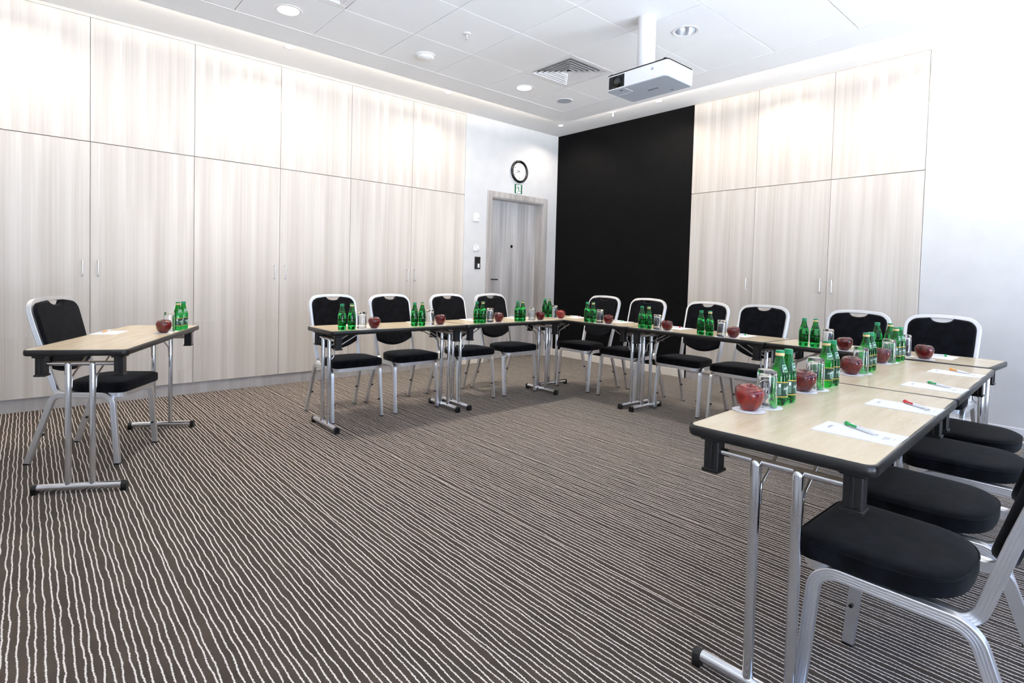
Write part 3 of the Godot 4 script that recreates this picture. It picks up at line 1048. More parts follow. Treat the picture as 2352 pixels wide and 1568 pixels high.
func build_ceiling() -> void:
	var c := structure("ceiling", "white ceiling with a dropped island of square tiles and cove light round it")
	var x1 := EDGE_X + COUNT * PITCH
	var z1 := EDGE_Z + COUNT * PITCH
	# upper ceiling round the island, thick enough to close the void above the tiles
	var hy := 0.5
	var yc := SOFFIT + hy / 2
	box(Vector3((EDGE_X - 0.7) / 2, yc, ROOM_Z / 2), Vector3(EDGE_X + 0.7, hy, ROOM_Z + 1.4))
	box(Vector3((x1 + ROOM_X + 0.3) / 2, yc, ROOM_Z / 2), Vector3(ROOM_X + 0.3 - x1, hy, ROOM_Z + 1.4))
	box(Vector3((EDGE_X + x1) / 2, yc, (EDGE_Z - 0.7) / 2), Vector3(x1 - EDGE_X, hy, EDGE_Z + 0.7))
	box(Vector3((EDGE_X + x1) / 2, yc, (z1 + ROOM_Z + 0.4) / 2), Vector3(x1 - EDGE_X, hy, ROOM_Z + 0.4 - z1))
	done("upper_ceiling", M.ceiling, c)
	box(Vector3((EDGE_X + x1) / 2, SOFFIT + hy + 0.05, (EDGE_Z + z1) / 2), Vector3(x1 - EDGE_X + 0.4, 0.1, z1 - EDGE_Z + 0.4))
	done("slab", M.concrete, c)
	# plaster margin of the island; added boards keep cove light from tile gaps
	var xa := EDGE_X - MARGIN
	var za := EDGE_Z - MARGIN - 0.04
	var xb := x1 + MARGIN
	var zb := z1 + MARGIN
	var mh := 0.03
	var my := TILES + mh / 2
	box(Vector3((xa + EDGE_X) / 2, my, (za + zb) / 2), Vector3(EDGE_X - xa, mh, zb - za))
	box(Vector3((xb + x1) / 2, my, (za + zb) / 2), Vector3(xb - x1, mh, zb - za))
	box(Vector3((EDGE_X + x1) / 2, my, (za + EDGE_Z) / 2), Vector3(x1 - EDGE_X, mh, EDGE_Z - za))
	box(Vector3((EDGE_X + x1) / 2, my, (zb + z1) / 2), Vector3(x1 - EDGE_X, mh, zb - z1))
	done("island_margin", M.ceiling, c)
	for e in [[Vector3(EDGE_X + 0.009, TILES - 0.001, (EDGE_Z + z1) / 2), Vector3(0.018, 0.003, z1 - EDGE_Z)], [Vector3((EDGE_X + x1) / 2, TILES - 0.001, EDGE_Z + 0.009), Vector3(x1 - EDGE_X, 0.003, 0.018)]]:
		box(e[0], e[1])
	done("edge_angle", M.white_paint, c)
	for i in COUNT:
		for j in COUNT:
			if i == 1 and (j == 1 or j == 5) or i % 3 == 0 and (j == 1 or j == 5):
				continue
			box(Vector3(EDGE_X + (i + 0.5) * PITCH, TILES + mh + 0.004, EDGE_Z + (j + 0.5) * PITCH), Vector3(PITCH, 0.006, PITCH))
	done("light_block_board", M.concrete, c)
	# cove light: a strip on top of the island's edge on all four sides
	for e in [[Vector3(xa + 0.03, 0, (za + zb) / 2), Vector3(-1, 0, 0), zb - za - 0.1], [Vector3(xb - 0.03, 0, (za + zb) / 2), Vector3(1, 0, 0), zb - za - 0.1], [Vector3((xa + xb) / 2, 0, za + 0.03), Vector3(0, 0, -1), xb - xa - 0.1], [Vector3((xa + xb) / 2, 0, zb - 0.03), Vector3(0, 0, 1), xb - xa - 0.1]]:
		var along: Vector3 = Vector3.UP.cross(e[1]).abs()
		var at: Vector3 = e[0] + Vector3(0, TILES + mh + 0.006, 0)
		box(at, Vector3(0.012, 0.008, 0.012) + along * (e[2] - 0.012))
		done("light_strip", M.strip_glow, c)
		var l := AreaLight3D.new()
		l.name = "cove_light"
		l.area_size = Vector2(e[2], 0.02)
		l.light_color = Color(1.0, 0.965, 0.92)
		l.light_energy = COVE_E
		l.area_range = 14.0
		l.shadow_enabled = true
		var dir: Vector3 = (e[1] * 0.12 + Vector3.UP).normalized()
		l.transform = Transform3D(Basis.looking_at(dir, e[1]), at + Vector3(0, 0.008, 0) + e[1] * 0.008)
		add_child(l, true)
	box(Vector3.ZERO + Vector3(0, 0.009, 0), Vector3(PITCH - 0.005, 0.018, PITCH - 0.005), 0.002)
	var plain := commit()
	tile_with_hole(0.0875)
	var holed := commit()
	var holes := []
	for i in [0, 3, 6]:
		for j in [1, 5]:
			holes.append(Vector2i(i, j))
	for i in COUNT:
		for j in COUNT:
			var at := Vector2i(i, j)
			if at == Vector2i(1, 1) or at == Vector2i(1, 5):
				continue
			var p := part("tile", holed if at in holes else plain, M.tile, c)
			p.position = Vector3(EDGE_X + (i + 0.5) * PITCH, TILES, EDGE_Z + (j + 0.5) * PITCH)

func tile_centre(i: int, j: int) -> Vector3:
	return Vector3(EDGE_X + (i + 0.5) * PITCH, TILES, EDGE_Z + (j + 0.5) * PITCH)

func downlight(i: int, j: int, lit: bool, label: String) -> void:
	var t := thing("recessed_downlight", label, "downlight", tile_centre(i, j), 0.0, "large recessed ceiling downlights")
	t.scale = Vector3.ONE * 0.88
	lathe([Vector2(0.088, 0.004), Vector2(0.0885, -0.003), Vector2(0.094, -0.006), Vector2(0.112, -0.004), Vector2(0.114, -0.0005), Vector2(0.094, 0.0), Vector2(0.093, 0.004), Vector2(0.088, 0.004)], 40)
	done("trim_ring", M.white_paint, t)
	lathe([Vector2(0.0875, -0.001), Vector2(0.084, 0.03), Vector2(0.07, 0.075), Vector2(0.045, 0.1), Vector2(0.0, 0.105), Vector2(0.0, 0.107), Vector2(0.047, 0.102), Vector2(0.072, 0.077), Vector2(0.086, 0.031), Vector2(0.089, -0.001), Vector2(0.0875, -0.001)], 12)
	done("reflector", M.steel, t)
	if lit:
		cyl(Vector3(0, 0.012, 0), 0.082, 0.004, 32)
		done("lamp_diffuser", M.lamp_glow, t)
		var l := SpotLight3D.new()
		l.name = "lamp"
		l.light_color = Color(1.0, 0.97, 0.93)
		l.light_energy = LAMP_E
		l.light_size = 0.08
		l.spot_angle = 62.0
		l.spot_angle_attenuation = 0.8
		l.spot_range = 14.0
		l.shadow_enabled = true
		l.rotation.x = -PI / 2
		l.position = Vector3(0, -0.012, 0)
		t.add_child(l)
	else:
		for s in [-1, 1]:
			tube(PackedVector3Array([Vector3(-0.05, 0.06, s * 0.016), Vector3(0.05, 0.06, s * 0.016)]), 0.008, 12)
			done("lamp_tube", M.white_plastic, t)

func spot(at: Vector3, label: String) -> void:
	var t := thing("soffit_spotlight", label, "spotlight", at, 0.0, "small spotlights in the ceiling border")
	lathe([Vector2(0.028, 0.0), Vector2(0.03, -0.005), Vector2(0.041, -0.0045), Vector2(0.043, -0.0005), Vector2(0.028, 0.0)], 28)
	done("trim_ring", M.white_paint, t)
	cyl(Vector3(0, -0.0015, 0), 0.0275, 0.003, 24)
	done("lamp_face", M.lamp_glow, t)
	var l := SpotLight3D.new()
	l.name = "lamp"
	l.light_color = Color(1.0, 0.93, 0.84)
	l.light_energy = SPOT_E
	l.light_size = 0.03
	l.spot_angle = 72.0
	l.spot_angle_attenuation = 0.6
	l.spot_range = 14.0
	l.shadow_enabled = true
	l.rotation.x = -PI / 2
	l.position = Vector3(0, -0.02, 0)
	t.add_child(l)

func ceiling_vent(i: int, j: int, label: String) -> void:
	var t := thing("ceiling_vent", label, "air vent", tile_centre(i, j), 0.0, "square ceiling air vents")
	var h := PITCH / 2 - 0.003
	# sheet-metal duct that the louvres cover
	for e in 4:
		var q := Basis(Vector3.UP, e * PI / 2)
		box(q * Vector3(h - 0.052, 0.25, 0), Vector3(0.004, 0.48, h * 2 - 0.1), 0.0, q)
	box(Vector3(0, 0.492, 0), Vector3(h * 2 - 0.1, 0.004, h * 2 - 0.1))
	done("duct", M.galvanised, t)
	# outer frame and six nested louvre rings, each sloping up and outwards
	for e in 4:
		var q := Basis(Vector3.UP, e * PI / 2)
		box(q * Vector3(h - 0.025, 0.004, 0), Vector3(0.05, 0.012, h * 2 - (0.1 if e % 2 else 0.0)), 0.003, q)
	done("frame", M.white_paint, t)
	for k in 6:
		var r := 0.24 - k * 0.0365
		var start := bv.size()
		# one square ring with a slanted blade section
		var sec := [Vector2(-0.02, 0.022), Vector2(0.0, -0.004), Vector2(0.003, -0.004), Vector2(-0.018, 0.023)]
		for e in 4:
			for q in 4:
				var s0: Vector2 = sec[q]
				var s1: Vector2 = sec[(q + 1) % 4]
				var b0 := Basis(Vector3.UP, e * PI / 2)
				var r0 := r + s0.x
				var r1 := r + s1.x
				quad(b0 * Vector3(r0, s0.y, -r0), b0 * Vector3(r0, s0.y, r0), b0 * Vector3(r1, s1.y, r1), b0 * Vector3(r1, s1.y, -r1), -1)
		orient(start)
		done("louvre", M.white_paint, t)
	box(Vector3(0, -0.001, 0), Vector3(0.04, 0.004, 0.04), 0.001)
	done("centre_plate", M.white_paint, t)

# ---------------------------------------------------------------- cabinets
func cabinet(label: String, at: Vector3, turn: float, width: float, ybot: float, yseam: float, ytop: float, handle: int, sd: int) -> void:
	# local: x runs along the wall from 0 to width, door faces lie at z = 0, depth towards -z
	var t := thing("wall_cabinet", label, "cabinet", at, turn, "floor to ceiling cabinets of pale streaked wood")
	var rng := RandomNumberGenerator.new()
	rng.seed = sd
	# open-fronted carcass behind the doors
	var hm := (ybot + ytop) / 2
	for e in [0.01, width - 0.01]:
		box(Vector3(e, hm, -0.27), Vector3(0.018, ytop - ybot, 0.46))
	for e in [ybot + 0.01, yseam, ytop - 0.01]:
		box(Vector3(width / 2, e, -0.27), Vector3(width - 0.04, 0.018, 0.46))
	box(Vector3(width / 2, hm, -0.495), Vector3(width - 0.04, ytop - ybot, 0.008))
	done("carcass", M.melamine, t)
	uv_off = Vector2(rng.randf(), rng.randf())
	box(Vector3(width / 2, (ybot + yseam - 0.003) / 2, -0.0115), Vector3(width - 0.0035, yseam - 0.003 - ybot, 0.019), 0.0008)
	var low := done("lower_door", M.wood, t)
	uv_off = Vector2(rng.randf(), rng.randf())
	box(Vector3(width / 2, (yseam + 0.003 + ytop) / 2, -0.0115), Vector3(width - 0.0035, ytop - yseam - 0.003, 0.019), 0.0008)
	done("upper_door", M.wood, t)
	uv_off = Vector2(rng.randf(), rng.randf())
	if ytop < SOFFIT - 0.004:
		box(Vector3(width / 2, (ytop + 0.002 + SOFFIT) / 2, -0.011), Vector3(width - 0.0005, SOFFIT - ytop - 0.003, 0.018))
		done("fascia", M.wood, t)
	uv_off = Vector2(rng.randf(), rng.randf())
	box(Vector3(width / 2, ybot / 2 - 0.001, -0.027), Vector3(width - 0.001, ybot - 0.003, 0.018))
	done("plinth", M.plinth, t)
	uv_off = Vector2.ZERO
	if handle != 0:
		var hx := 0.052 if handle < 0 else width - 0.052
		var p := fillet([Vector3(hx, 1.072, -0.003), Vector3(hx, 1.072, 0.03), Vector3(hx, 1.2, 0.03), Vector3(hx, 1.2, -0.003)], [0, 0.006, 0.006, 0], 4)
		tube(p, 0.0048, 10)
		done("handle", M.alu, low)

# ---------------------------------------------------------------- fittings
func text(s: String, size: float, depth: float, serif := false, bold := 400) -> TextMesh:
	var f := SystemFont.new()
	f.font_names = PackedStringArray(["Droid Serif" if serif else "Droid Sans"])
	f.font_weight = bold
	var m := TextMesh.new()
	m.text = s
	m.font = f
	m.font_size = 32
	m.pixel_size = size / 32.0
	m.depth = depth
	m.curve_step = 4.0
	return m

func build_projector() -> void:
	# body along x, lens looks towards +z
	var c := Vector3(3.185, 2.562, 2.425)
	var t := thing("ceiling_projector", "white projector with grey underside hanging from a ceiling pipe", "projector", c)
	t.scale = Vector3.ONE * 0.86
	var hx := 0.305
	var hz := 0.198
	prism(rrect(hx, hz, 0.035, 6), [Vector2(0.012, 0.004), Vector2(0.003, 0.008), Vector2(0, 0.02), Vector2(0, 0.126), Vector2(0.004, 0.13)])
	done("body", M.white_plastic, t)
	prism(rrect(hx - 0.006, hz - 0.006, 0.03, 6), [Vector2(0.006, 0.0), Vector2(0, 0.004), Vector2(0, 0.008)])
	var under := done("bottom_plate", M.grey_plastic, t)
	var sony := part("lettering", text("SONY", 0.036, 0.001, true, 700), M.black_matte, under)
	sony.basis = Basis(Vector3(-1, 0, 0), Vector3(0, 0, -1), Vector3(0, -1, 0))
	sony.position = Vector3(0.035, -0.0002, -0.01)
	for q in [[Vector3(-0.19, -0.0006, 0.06), Vector3(0.15, 0.0014, 0.003)], [Vector3(-0.115, -0.0006, 0.12), Vector3(0.003, 0.0014, 0.12)]]:
		box(q[0], q[1])
	done("hatch_groove", M.white_plastic, under)
	box(Vector3(-0.17, -0.0006, 0.155), Vector3(0.03, 0.0016, 0.012))
	box(Vector3(0.14, -0.0006, -0.14), Vector3(0.02, 0.0016, 0.008))
	done("sticker", M.black_matte, under)
	prism(rrect(hx - 0.004, hz - 0.004, 0.03, 6), [Vector2(0, 0.13), Vector2(0, 0.14)])
	done("top_plate", M.black_matte, t)
	for q in [Vector3(-0.27, 0.146, 0.16), Vector3(0.26, 0.146, 0.165)]:
		cyl(q, 0.016, 0.016, 16, Basis(), 0.003)
		done("foot", M.black_matte, t)
	# lens bay
	box(Vector3(-0.19, 0.066, hz + 0.0005), Vector3(0.16, 0.104, 0.004), 0.001)
	done("lens_bay", M.black_gloss, t)
	for s in [-1, 1]:
		box(Vector3(-0.19 + s * 0.061, 0.066, hz + 0.003), Vector3(0.034, 0.1, 0.003))
	done("lens_shutter", M.plastic, t)
	var look := Transform3D(Basis(Vector3.RIGHT, PI / 2), Vector3(-0.18, 0.066, hz + 0.002))
	lathe([Vector2(0, 0), Vector2(0.044, 0), Vector2(0.044, 0.012), Vector2(0.041, 0.02), Vector2(0.037, 0.02), Vector2(0.034, 0.012), Vector2(0, 0.012)], 32, look)
	var ring := done("lens_ring", M.black_gloss, t)
	lathe([Vector2(0, 0.012), Vector2(0.034, 0.012), Vector2(0.026, 0.017), Vector2(0.014, 0.0205), Vector2(0, 0.0215)], 28, look)
	done("lens", M.lens_glass, ring)
	cyl(Vector3(0.165, 0.085, hz + 0.0005), 0.012, 0.002, 20, Basis(Vector3.RIGHT, PI / 2))
	done("sensor", M.grey_plastic, t)
	box(Vector3(0.18, 0.022, hz + 0.0005), Vector3(0.003, 0.007, 0.002))
	done("status_light", M.led_red, t)
	# perforated side grille
	for g in 2:
		for k in 12:
			for r in 9:
				box(Vector3(hx + 0.0003, 0.028 + r * 0.0105, 0.118 - g * 0.09 - k * 0.0068), Vector3(0.001, 0.0055, 0.0032))
		done("side_grille", M.grey_plastic, t)
	# pipe
	cyl(Vector3(-0.01, 0.3915, 0.04), 0.0745, 0.419, 36)
	lathe([Vector2(0, 0.14), Vector2(0.085, 0.14), Vector2(0.085, 0.165), Vector2(0.0745, 0.183), Vector2(0, 0.183)], 36, Transform3D(Basis(), Vector3(-0.01, 0, 0.04)))
	done("ceiling_pipe", M.white_paint, t)

func build_clock() -> void:
	# faces +x; local z of the thing points out of the wall
	var t := thing("wall_clock", "round wall clock with black rim and white face above the exit sign", "clock", Vector3(0.001, 2.587, 0.768), PI / 2)
	var face := Basis(Vector3.RIGHT, PI / 2)
	lathe([Vector2(0.118, 0.0), Vector2(0.152, 0.0), Vector2(0.156, 0.012), Vector2(0.15, 0.026), Vector2(0.138, 0.031), Vector2(0.126, 0.026), Vector2(0.12, 0.014), Vector2(0.118, 0.0)], 48, Transform3D(face, Vector3.ZERO))
	done("rim", M.black_gloss, t)
	cyl(Vector3(0, 0, 0.005), 0.12, 0.01, 48, face)
	var dial := done("dial", M.clock_face, t)
	for k in 12:
		var a := TAU * (k + 1) / 12.0
		var n := part("numeral", text(str(k + 1), 0.03, 0.001, true), M.black_matte, dial)
		n.position = Vector3(sin(a) * 0.094, cos(a) * 0.094, 0.0105)
	box(Vector3(0, 0.055, 0.0104), Vector3(0.018, 0.008, 0.0006))
	done("maker_mark", M.grey_plastic, dial)
	for h in [[0.058, 0.007, -1.2, 0.013], [0.08, 0.005, -1.88, 0.0145]]:
		var l: float = h[0]
		var q := Basis(Vector3(0, 0, 1), -h[2])
		box(q * Vector3(0, l / 2 - 0.008, h[3]), Vector3(h[1], l, 0.001), 0.0, q)
		done("hand", M.black_matte, t)
	box(Vector3(0, -0.03, 0.016), Vector3(0.0015, 0.1, 0.001))
	done("second_hand", M.grey_plastic, t)

func build_fittings() -> void:
	build_projector()
	build_clock()
	# exit sign
	var e := thing("exit_sign", "green and white running man exit sign above the door", "exit sign", Vector3(0.001, 2.35, 0.773), PI / 2)
	box(Vector3(0, 0, 0.0015), Vector3(0.142, 0.128, 0.003))
	done("plate", M.white_plastic, e)
	own_uv = true
	var y := 0.0032
	var p := [Vector3(-0.07, 0.063, y), Vector3(0.07, 0.063, y), Vector3(0.07, -0.063, y), Vector3(-0.07, -0.063, y)]
	tri(p[0], p[1], p[2], -1, Vector2(0, 0), Vector2(1, 0), Vector2(1, 1))
	tri(p[0], p[2], p[3], -1, Vector2(0, 0), Vector2(1, 1), Vector2(0, 1))
	own_uv = false
	done("pictogram", M.green_sign, e)
	# wall controls between the cabinets and the door
	var a := thing("wall_thermostat", "tall white wall thermostat with a round dial, topmost beside the door", "thermostat", Vector3(0.0, 1.902, 1.509), PI / 2)
	box(Vector3(0, 0, 0.011), Vector3(0.094, 0.11, 0.022), 0.004)
	done("case", M.white_plastic, a)
	cyl(Vector3(0.03, 0.0, 0.026), 0.017, 0.014, 24, Basis(Vector3.RIGHT, PI / 2), 0.003)
	done("dial", M.white_plastic, a)
	var b := thing("wall_dimmer", "square white wall control with two small knobs above the black reader", "dimmer", Vector3(0.0, 1.504, 1.497), PI / 2)
	box(Vector3(0, 0, 0.009), Vector3(0.092, 0.08, 0.018), 0.004)
	done("case", M.white_plastic, b)
	for q in [Vector3(-0.005, 0.022, 0.022), Vector3(0.028, -0.014, 0.022)]:
		cyl(q, 0.011 if q.x < 0 else 0.017, 0.012, 20, Basis(Vector3.RIGHT, PI / 2), 0.002)
		done("knob", M.white_plastic, b)
	var c := thing("card_switch", "black wall card reader with a white slot beside the door", "card reader", Vector3(0.0, 1.313, 1.465), PI / 2)
	box(Vector3(0, 0, 0.007), Vector3(0.09, 0.16, 0.014), 0.003)
	done("case", M.black_matte, c)
	box(Vector3(0, 0.034, 0.0145), Vector3(0.062, 0.066, 0.004), 0.001)
	done("rocker", M.plastic, c)
	box(Vector3(0.012, -0.036, 0.0145), Vector3(0.03, 0.052, 0.003))
	done("card_slot", M.white_plastic, c)
	# ceiling devices
	var s := thing("smoke_detector", "round white smoke detector on a ceiling tile", "smoke detector", tile_centre(0, 3))
	s.scale = Vector3.ONE * 0.88
	lathe([Vector2(0, 0), Vector2(0.098, 0), Vector2(0.099, -0.008), Vector2(0.088, -0.014), Vector2(0.084, -0.014), Vector2(0.082, -0.03), Vector2(0.076, -0.036), Vector2(0, -0.038)], 40)
	done("case", M.white_plastic, s)
	cyl(Vector3(0.0, -0.038, 0.0), 0.004, 0.003, 10)
	done("indicator", M.black_matte, s)
	var k := thing("ceiling_speaker", "round pale grey ceiling speaker in the corner tile", "speaker", tile_centre(0, 0))
	k.scale = Vector3.ONE * 0.88
	lathe([Vector2(0.088, 0), Vector2(0.11, 0), Vector2(0.11, -0.004), Vector2(0.1, -0.007), Vector2(0.09, -0.005), Vector2(0.088, 0)], 40)
	done("rim", M.white_paint, k)
	cyl(Vector3(0, -0.002, 0), 0.09, 0.004, 40)
	done("grille", M.grey_plastic, k)
	var w := thing("fire_sprinkler", "chrome fire sprinkler hanging from a ceiling tile", "sprinkler", tile_centre(1, 3))
	w.scale = Vector3.ONE * 0.9
	sprinkler(w, M.chrome)
	var w2 := thing("fire_sprinkler", "white fire sprinkler in the border above the black wall", "sprinkler", Vector3(1.304, SOFFIT, 0.42))
	sprinkler(w2, M.white_paint)

func sprinkler(t: Node3D, m: Material) -> void:
	lathe([Vector2(0, 0), Vector2(0.036, 0), Vector2(0.034, -0.005), Vector2(0.02, -0.008), Vector2(0, -0.008)], 28)
	done("rosette", M.white_paint, t)
	lathe([Vector2(0, -0.006), Vector2(0.009, -0.006), Vector2(0.009, -0.02), Vector2(0.005, -0.026), Vector2(0.0035, -0.05), Vector2(0, -0.05)], 14)
	for s in [-1, 1]:
		tube(PackedVector3Array([Vector3(s * 0.008, -0.018, 0), Vector3(s * 0.011, -0.035, 0), Vector3(s * 0.003, -0.052, 0)]), 0.0018, 6)
	done("frame", m, t)
	cyl(Vector3(0, -0.054, 0), 0.014, 0.002, 16)
	done("deflector", m, t)

func build_cabinets() -> void:
	var az := [7.1, 6.32, 5.541, 4.775, 4.0036, 3.2475, 2.4706, 1.694]
	var names := ["pale wood cabinet column next to the front wall, beyond the lone table", "pale wood cabinet column behind the lone table's chair, with handle on its corner side",
		"pale wood cabinet column, fifth from the white wall strip, one handle", "pale wood cabinet column, fourth from the white wall strip, one handle",
		"pale wood cabinet column, third from the white wall strip, one handle", "pale wood cabinet column, second from the white wall strip, one handle",
		"pale wood cabinet column adjoining the white wall strip beside the door"]
	var hs := [-1, 1, -1, 1, -1, 1, -1]
	for i in 7:
		cabinet(names[i], Vector3(0, 0, az[i]), PI / 2, az[i] - az[i + 1], 0.108, 2.171, 3.173, hs[i], 100 + i)
	var bx := [2.15, 2.894, 3.616, 4.347]
	var bn := ["pale wood cabinet column adjoining the black wall", "pale wood cabinet column in the middle of the three beside the black wall", "pale wood cabinet column on the back wall, adjoining the plain white wall"]
	var bh := [1, 1, -1]
	for i in 3:
		cabinet(bn[i], Vector3(bx[i], 0, 0), 0.0, bx[i + 1] - bx[i], 0.1, 2.167, 3.193, bh[i], 200 + i)

# ---------------------------------------------------------------- scene
func _ready() -> void:
	# camera: 2352 x 1568 frame, focal length 1261 px, lens shifted down and right
	var cam := Camera3D.new()
	cam.name = "camera"
	cam.near = 0.05
	cam.far = 60.0
	cam.projection = Camera3D.PROJECTION_FRUSTUM
	cam.size = 2.0 * 784.0 / 1261.07 * cam.near
	cam.frustum_offset = Vector2(45.12, -112.77) / 1261.07 * cam.near
	cam.position = Vector3(5.5986, 1.1716, 5.9323)
	cam.rotation_degrees = Vector3(-1.9006, 49.7512, 1.4476)
	add_child(cam)
	cam.current = true

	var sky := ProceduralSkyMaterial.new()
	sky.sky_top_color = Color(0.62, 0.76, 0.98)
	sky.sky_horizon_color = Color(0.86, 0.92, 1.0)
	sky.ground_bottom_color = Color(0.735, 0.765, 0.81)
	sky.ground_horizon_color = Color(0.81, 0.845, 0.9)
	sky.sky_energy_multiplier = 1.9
	sky.ground_energy_multiplier = 4.6  # unseen ground half raised above the sky to brighten ceiling and upper walls
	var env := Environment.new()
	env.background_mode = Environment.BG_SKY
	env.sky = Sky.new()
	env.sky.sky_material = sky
	env.tonemap_mode = Environment.TONE_MAPPER_LINEAR
	env.tonemap_exposure = 1.04
	env.sdfgi_enabled = true
	env.ssao_enabled = true
	env.ssil_enabled = true
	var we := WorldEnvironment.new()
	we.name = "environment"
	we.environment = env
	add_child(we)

	make_materials()
	build_shell()
	build_ceiling()
	build_cabinets()
	place_lights()
	place_tables()
	place_chairs()
	place_settings()
	build_fittings()

func place_lights() -> void:
	downlight(0, 5, true, "lit recessed downlight in the ceiling above the long cabinet wall")
	downlight(0, 1, true, "lit recessed downlight beside the air vent, next to the ceiling speaker")
	downlight(3, 1, false, "unlit recessed downlight with mirror reflector beside the projector pipe")
	downlight(3, 5, false, "unlit recessed downlight in the middle of the tile ceiling")
	downlight(6, 1, false, "unlit recessed downlight above the end of the back table row")
	downlight(6, 5, false, "unlit recessed downlight above the row opposite the cabinets")
	spot(Vector3(0.476, SOFFIT, 6.0), "spotlight above the cabinet behind the lone table")
	spot(Vector3(0.476, SOFFIT, 4.1), "spotlight above the fourth cabinet column from the white strip")
	spot(Vector3(0.478, SOFFIT, 2.32), "spotlight above the cabinet column adjoining the white strip")
	spot(Vector3(0.446, SOFFIT, 0.435), "spotlight in the corner of the ceiling border")
	spot(Vector3(1.94, SOFFIT, 0.411), "spotlight above the black wall near the wood cabinets")
	spot(Vector3(3.177, SOFFIT, 0.42), "spotlight above the three cabinet columns on the back wall")
	spot(Vector3(4.38, SOFFIT, 0.401), "spotlight above the edge between cabinets and plain white wall")
	spot(Vector3(5.6, SOFFIT, 0.41), "spotlight above the plain white end of the back wall")
	ceiling_vent(1, 1, "square louvred air vent beside the projector")
	ceiling_vent(1, 5, "square louvred air vent beside the downlight over the cabinet wall")

func place_tables() -> void:
	# left row along the cabinets, back row below the black wall, right row, lone table
	var row := [["folding table at the free end of the row along the cabinets", Vector3(1.72, 0, 3.7075), PI / 2, 1.199, 0.46],
		["folding table of the cabinet row that joins the corner by the door", Vector3(1.72, 0, 2.5065), PI / 2, 1.199, 0.46]]
	var d := Vector3(0.99919, 0, 0.0402)
	var n := Vector3(0.0402, 0, -0.99919)
	var ba := -atan2(0.0402, 0.99919)
	var bl := ["folding table in the corner below the black wall", "folding table in the middle of the back row", "folding table at the end of the back row beside the plain white wall"]
	for i in 3:
		row.append([bl[i], Vector3(1.5, 0, 1.885) + d * (0.6 + 1.2005 * i) + n * 0.23, ba, 1.199, 0.46])
	var d2 := Vector3(cos(deg_to_rad(92.27)), 0, -sin(deg_to_rad(92.27)))
	var n2 := Vector3(-sin(deg_to_rad(92.27)), 0, -cos(deg_to_rad(92.27)))
	var rl := ["large pale folding table at the free end of the row opposite the cabinets", "folding table of the row opposite the cabinets, joining the back row"]
	for i in 2:
		row.append([rl[i], Vector3(5.215, 0, 4.415) + d2 * (0.588 + 1.176 * i) + n2 * 0.24, deg_to_rad(92.27), 1.1745, 0.48])
	row.append(["lone folding table standing apart with a single chair", Vector3(1.590, 0, 5.462), deg_to_rad(153.17), 1.3, 0.466])
	for r in row:
		var t := make_table(r[0], r[3], r[4])
		t.position = r[1]
		t.rotation.y = r[2]

func place_chairs() -> void:
	var first := make_chair("black banquet chair at the lone table, turned slightly away from it")
	first.position = Vector3(1.4365, 0, 5.6175)
	first.rotation.y = atan2(0.583, -0.812)
	var ord := ["first", "second", "third", "fourth", "fifth", "sixth"]
	var zs := [2.22, 2.77, 3.412, 3.955]
	for i in 4:
		dup(first, "black banquet chair along the wood cabinets, %s of four from the door" % ord[i], Vector3(1.42 - 0.005 * i, 0, zs[i]), PI / 2)
	var xs := [1.818, 2.37, 3.012, 3.52, 4.222, 4.72]
	for i in 6:
		dup(first, "black banquet chair along the back wall, %s of six from the door corner" % ord[i], Vector3(xs[i], 0, 1.362), 0.0)
	var rs := [Vector3(5.285, 0, 4.11), Vector3(5.262, 0, 3.6), Vector3(5.262, 0, 2.935), Vector3(5.195, 0, 2.43)]
	for i in 4:
		dup(first, "black banquet chair, row opposite cabinets, %s of four from free end" % ord[i], rs[i], -PI / 2)

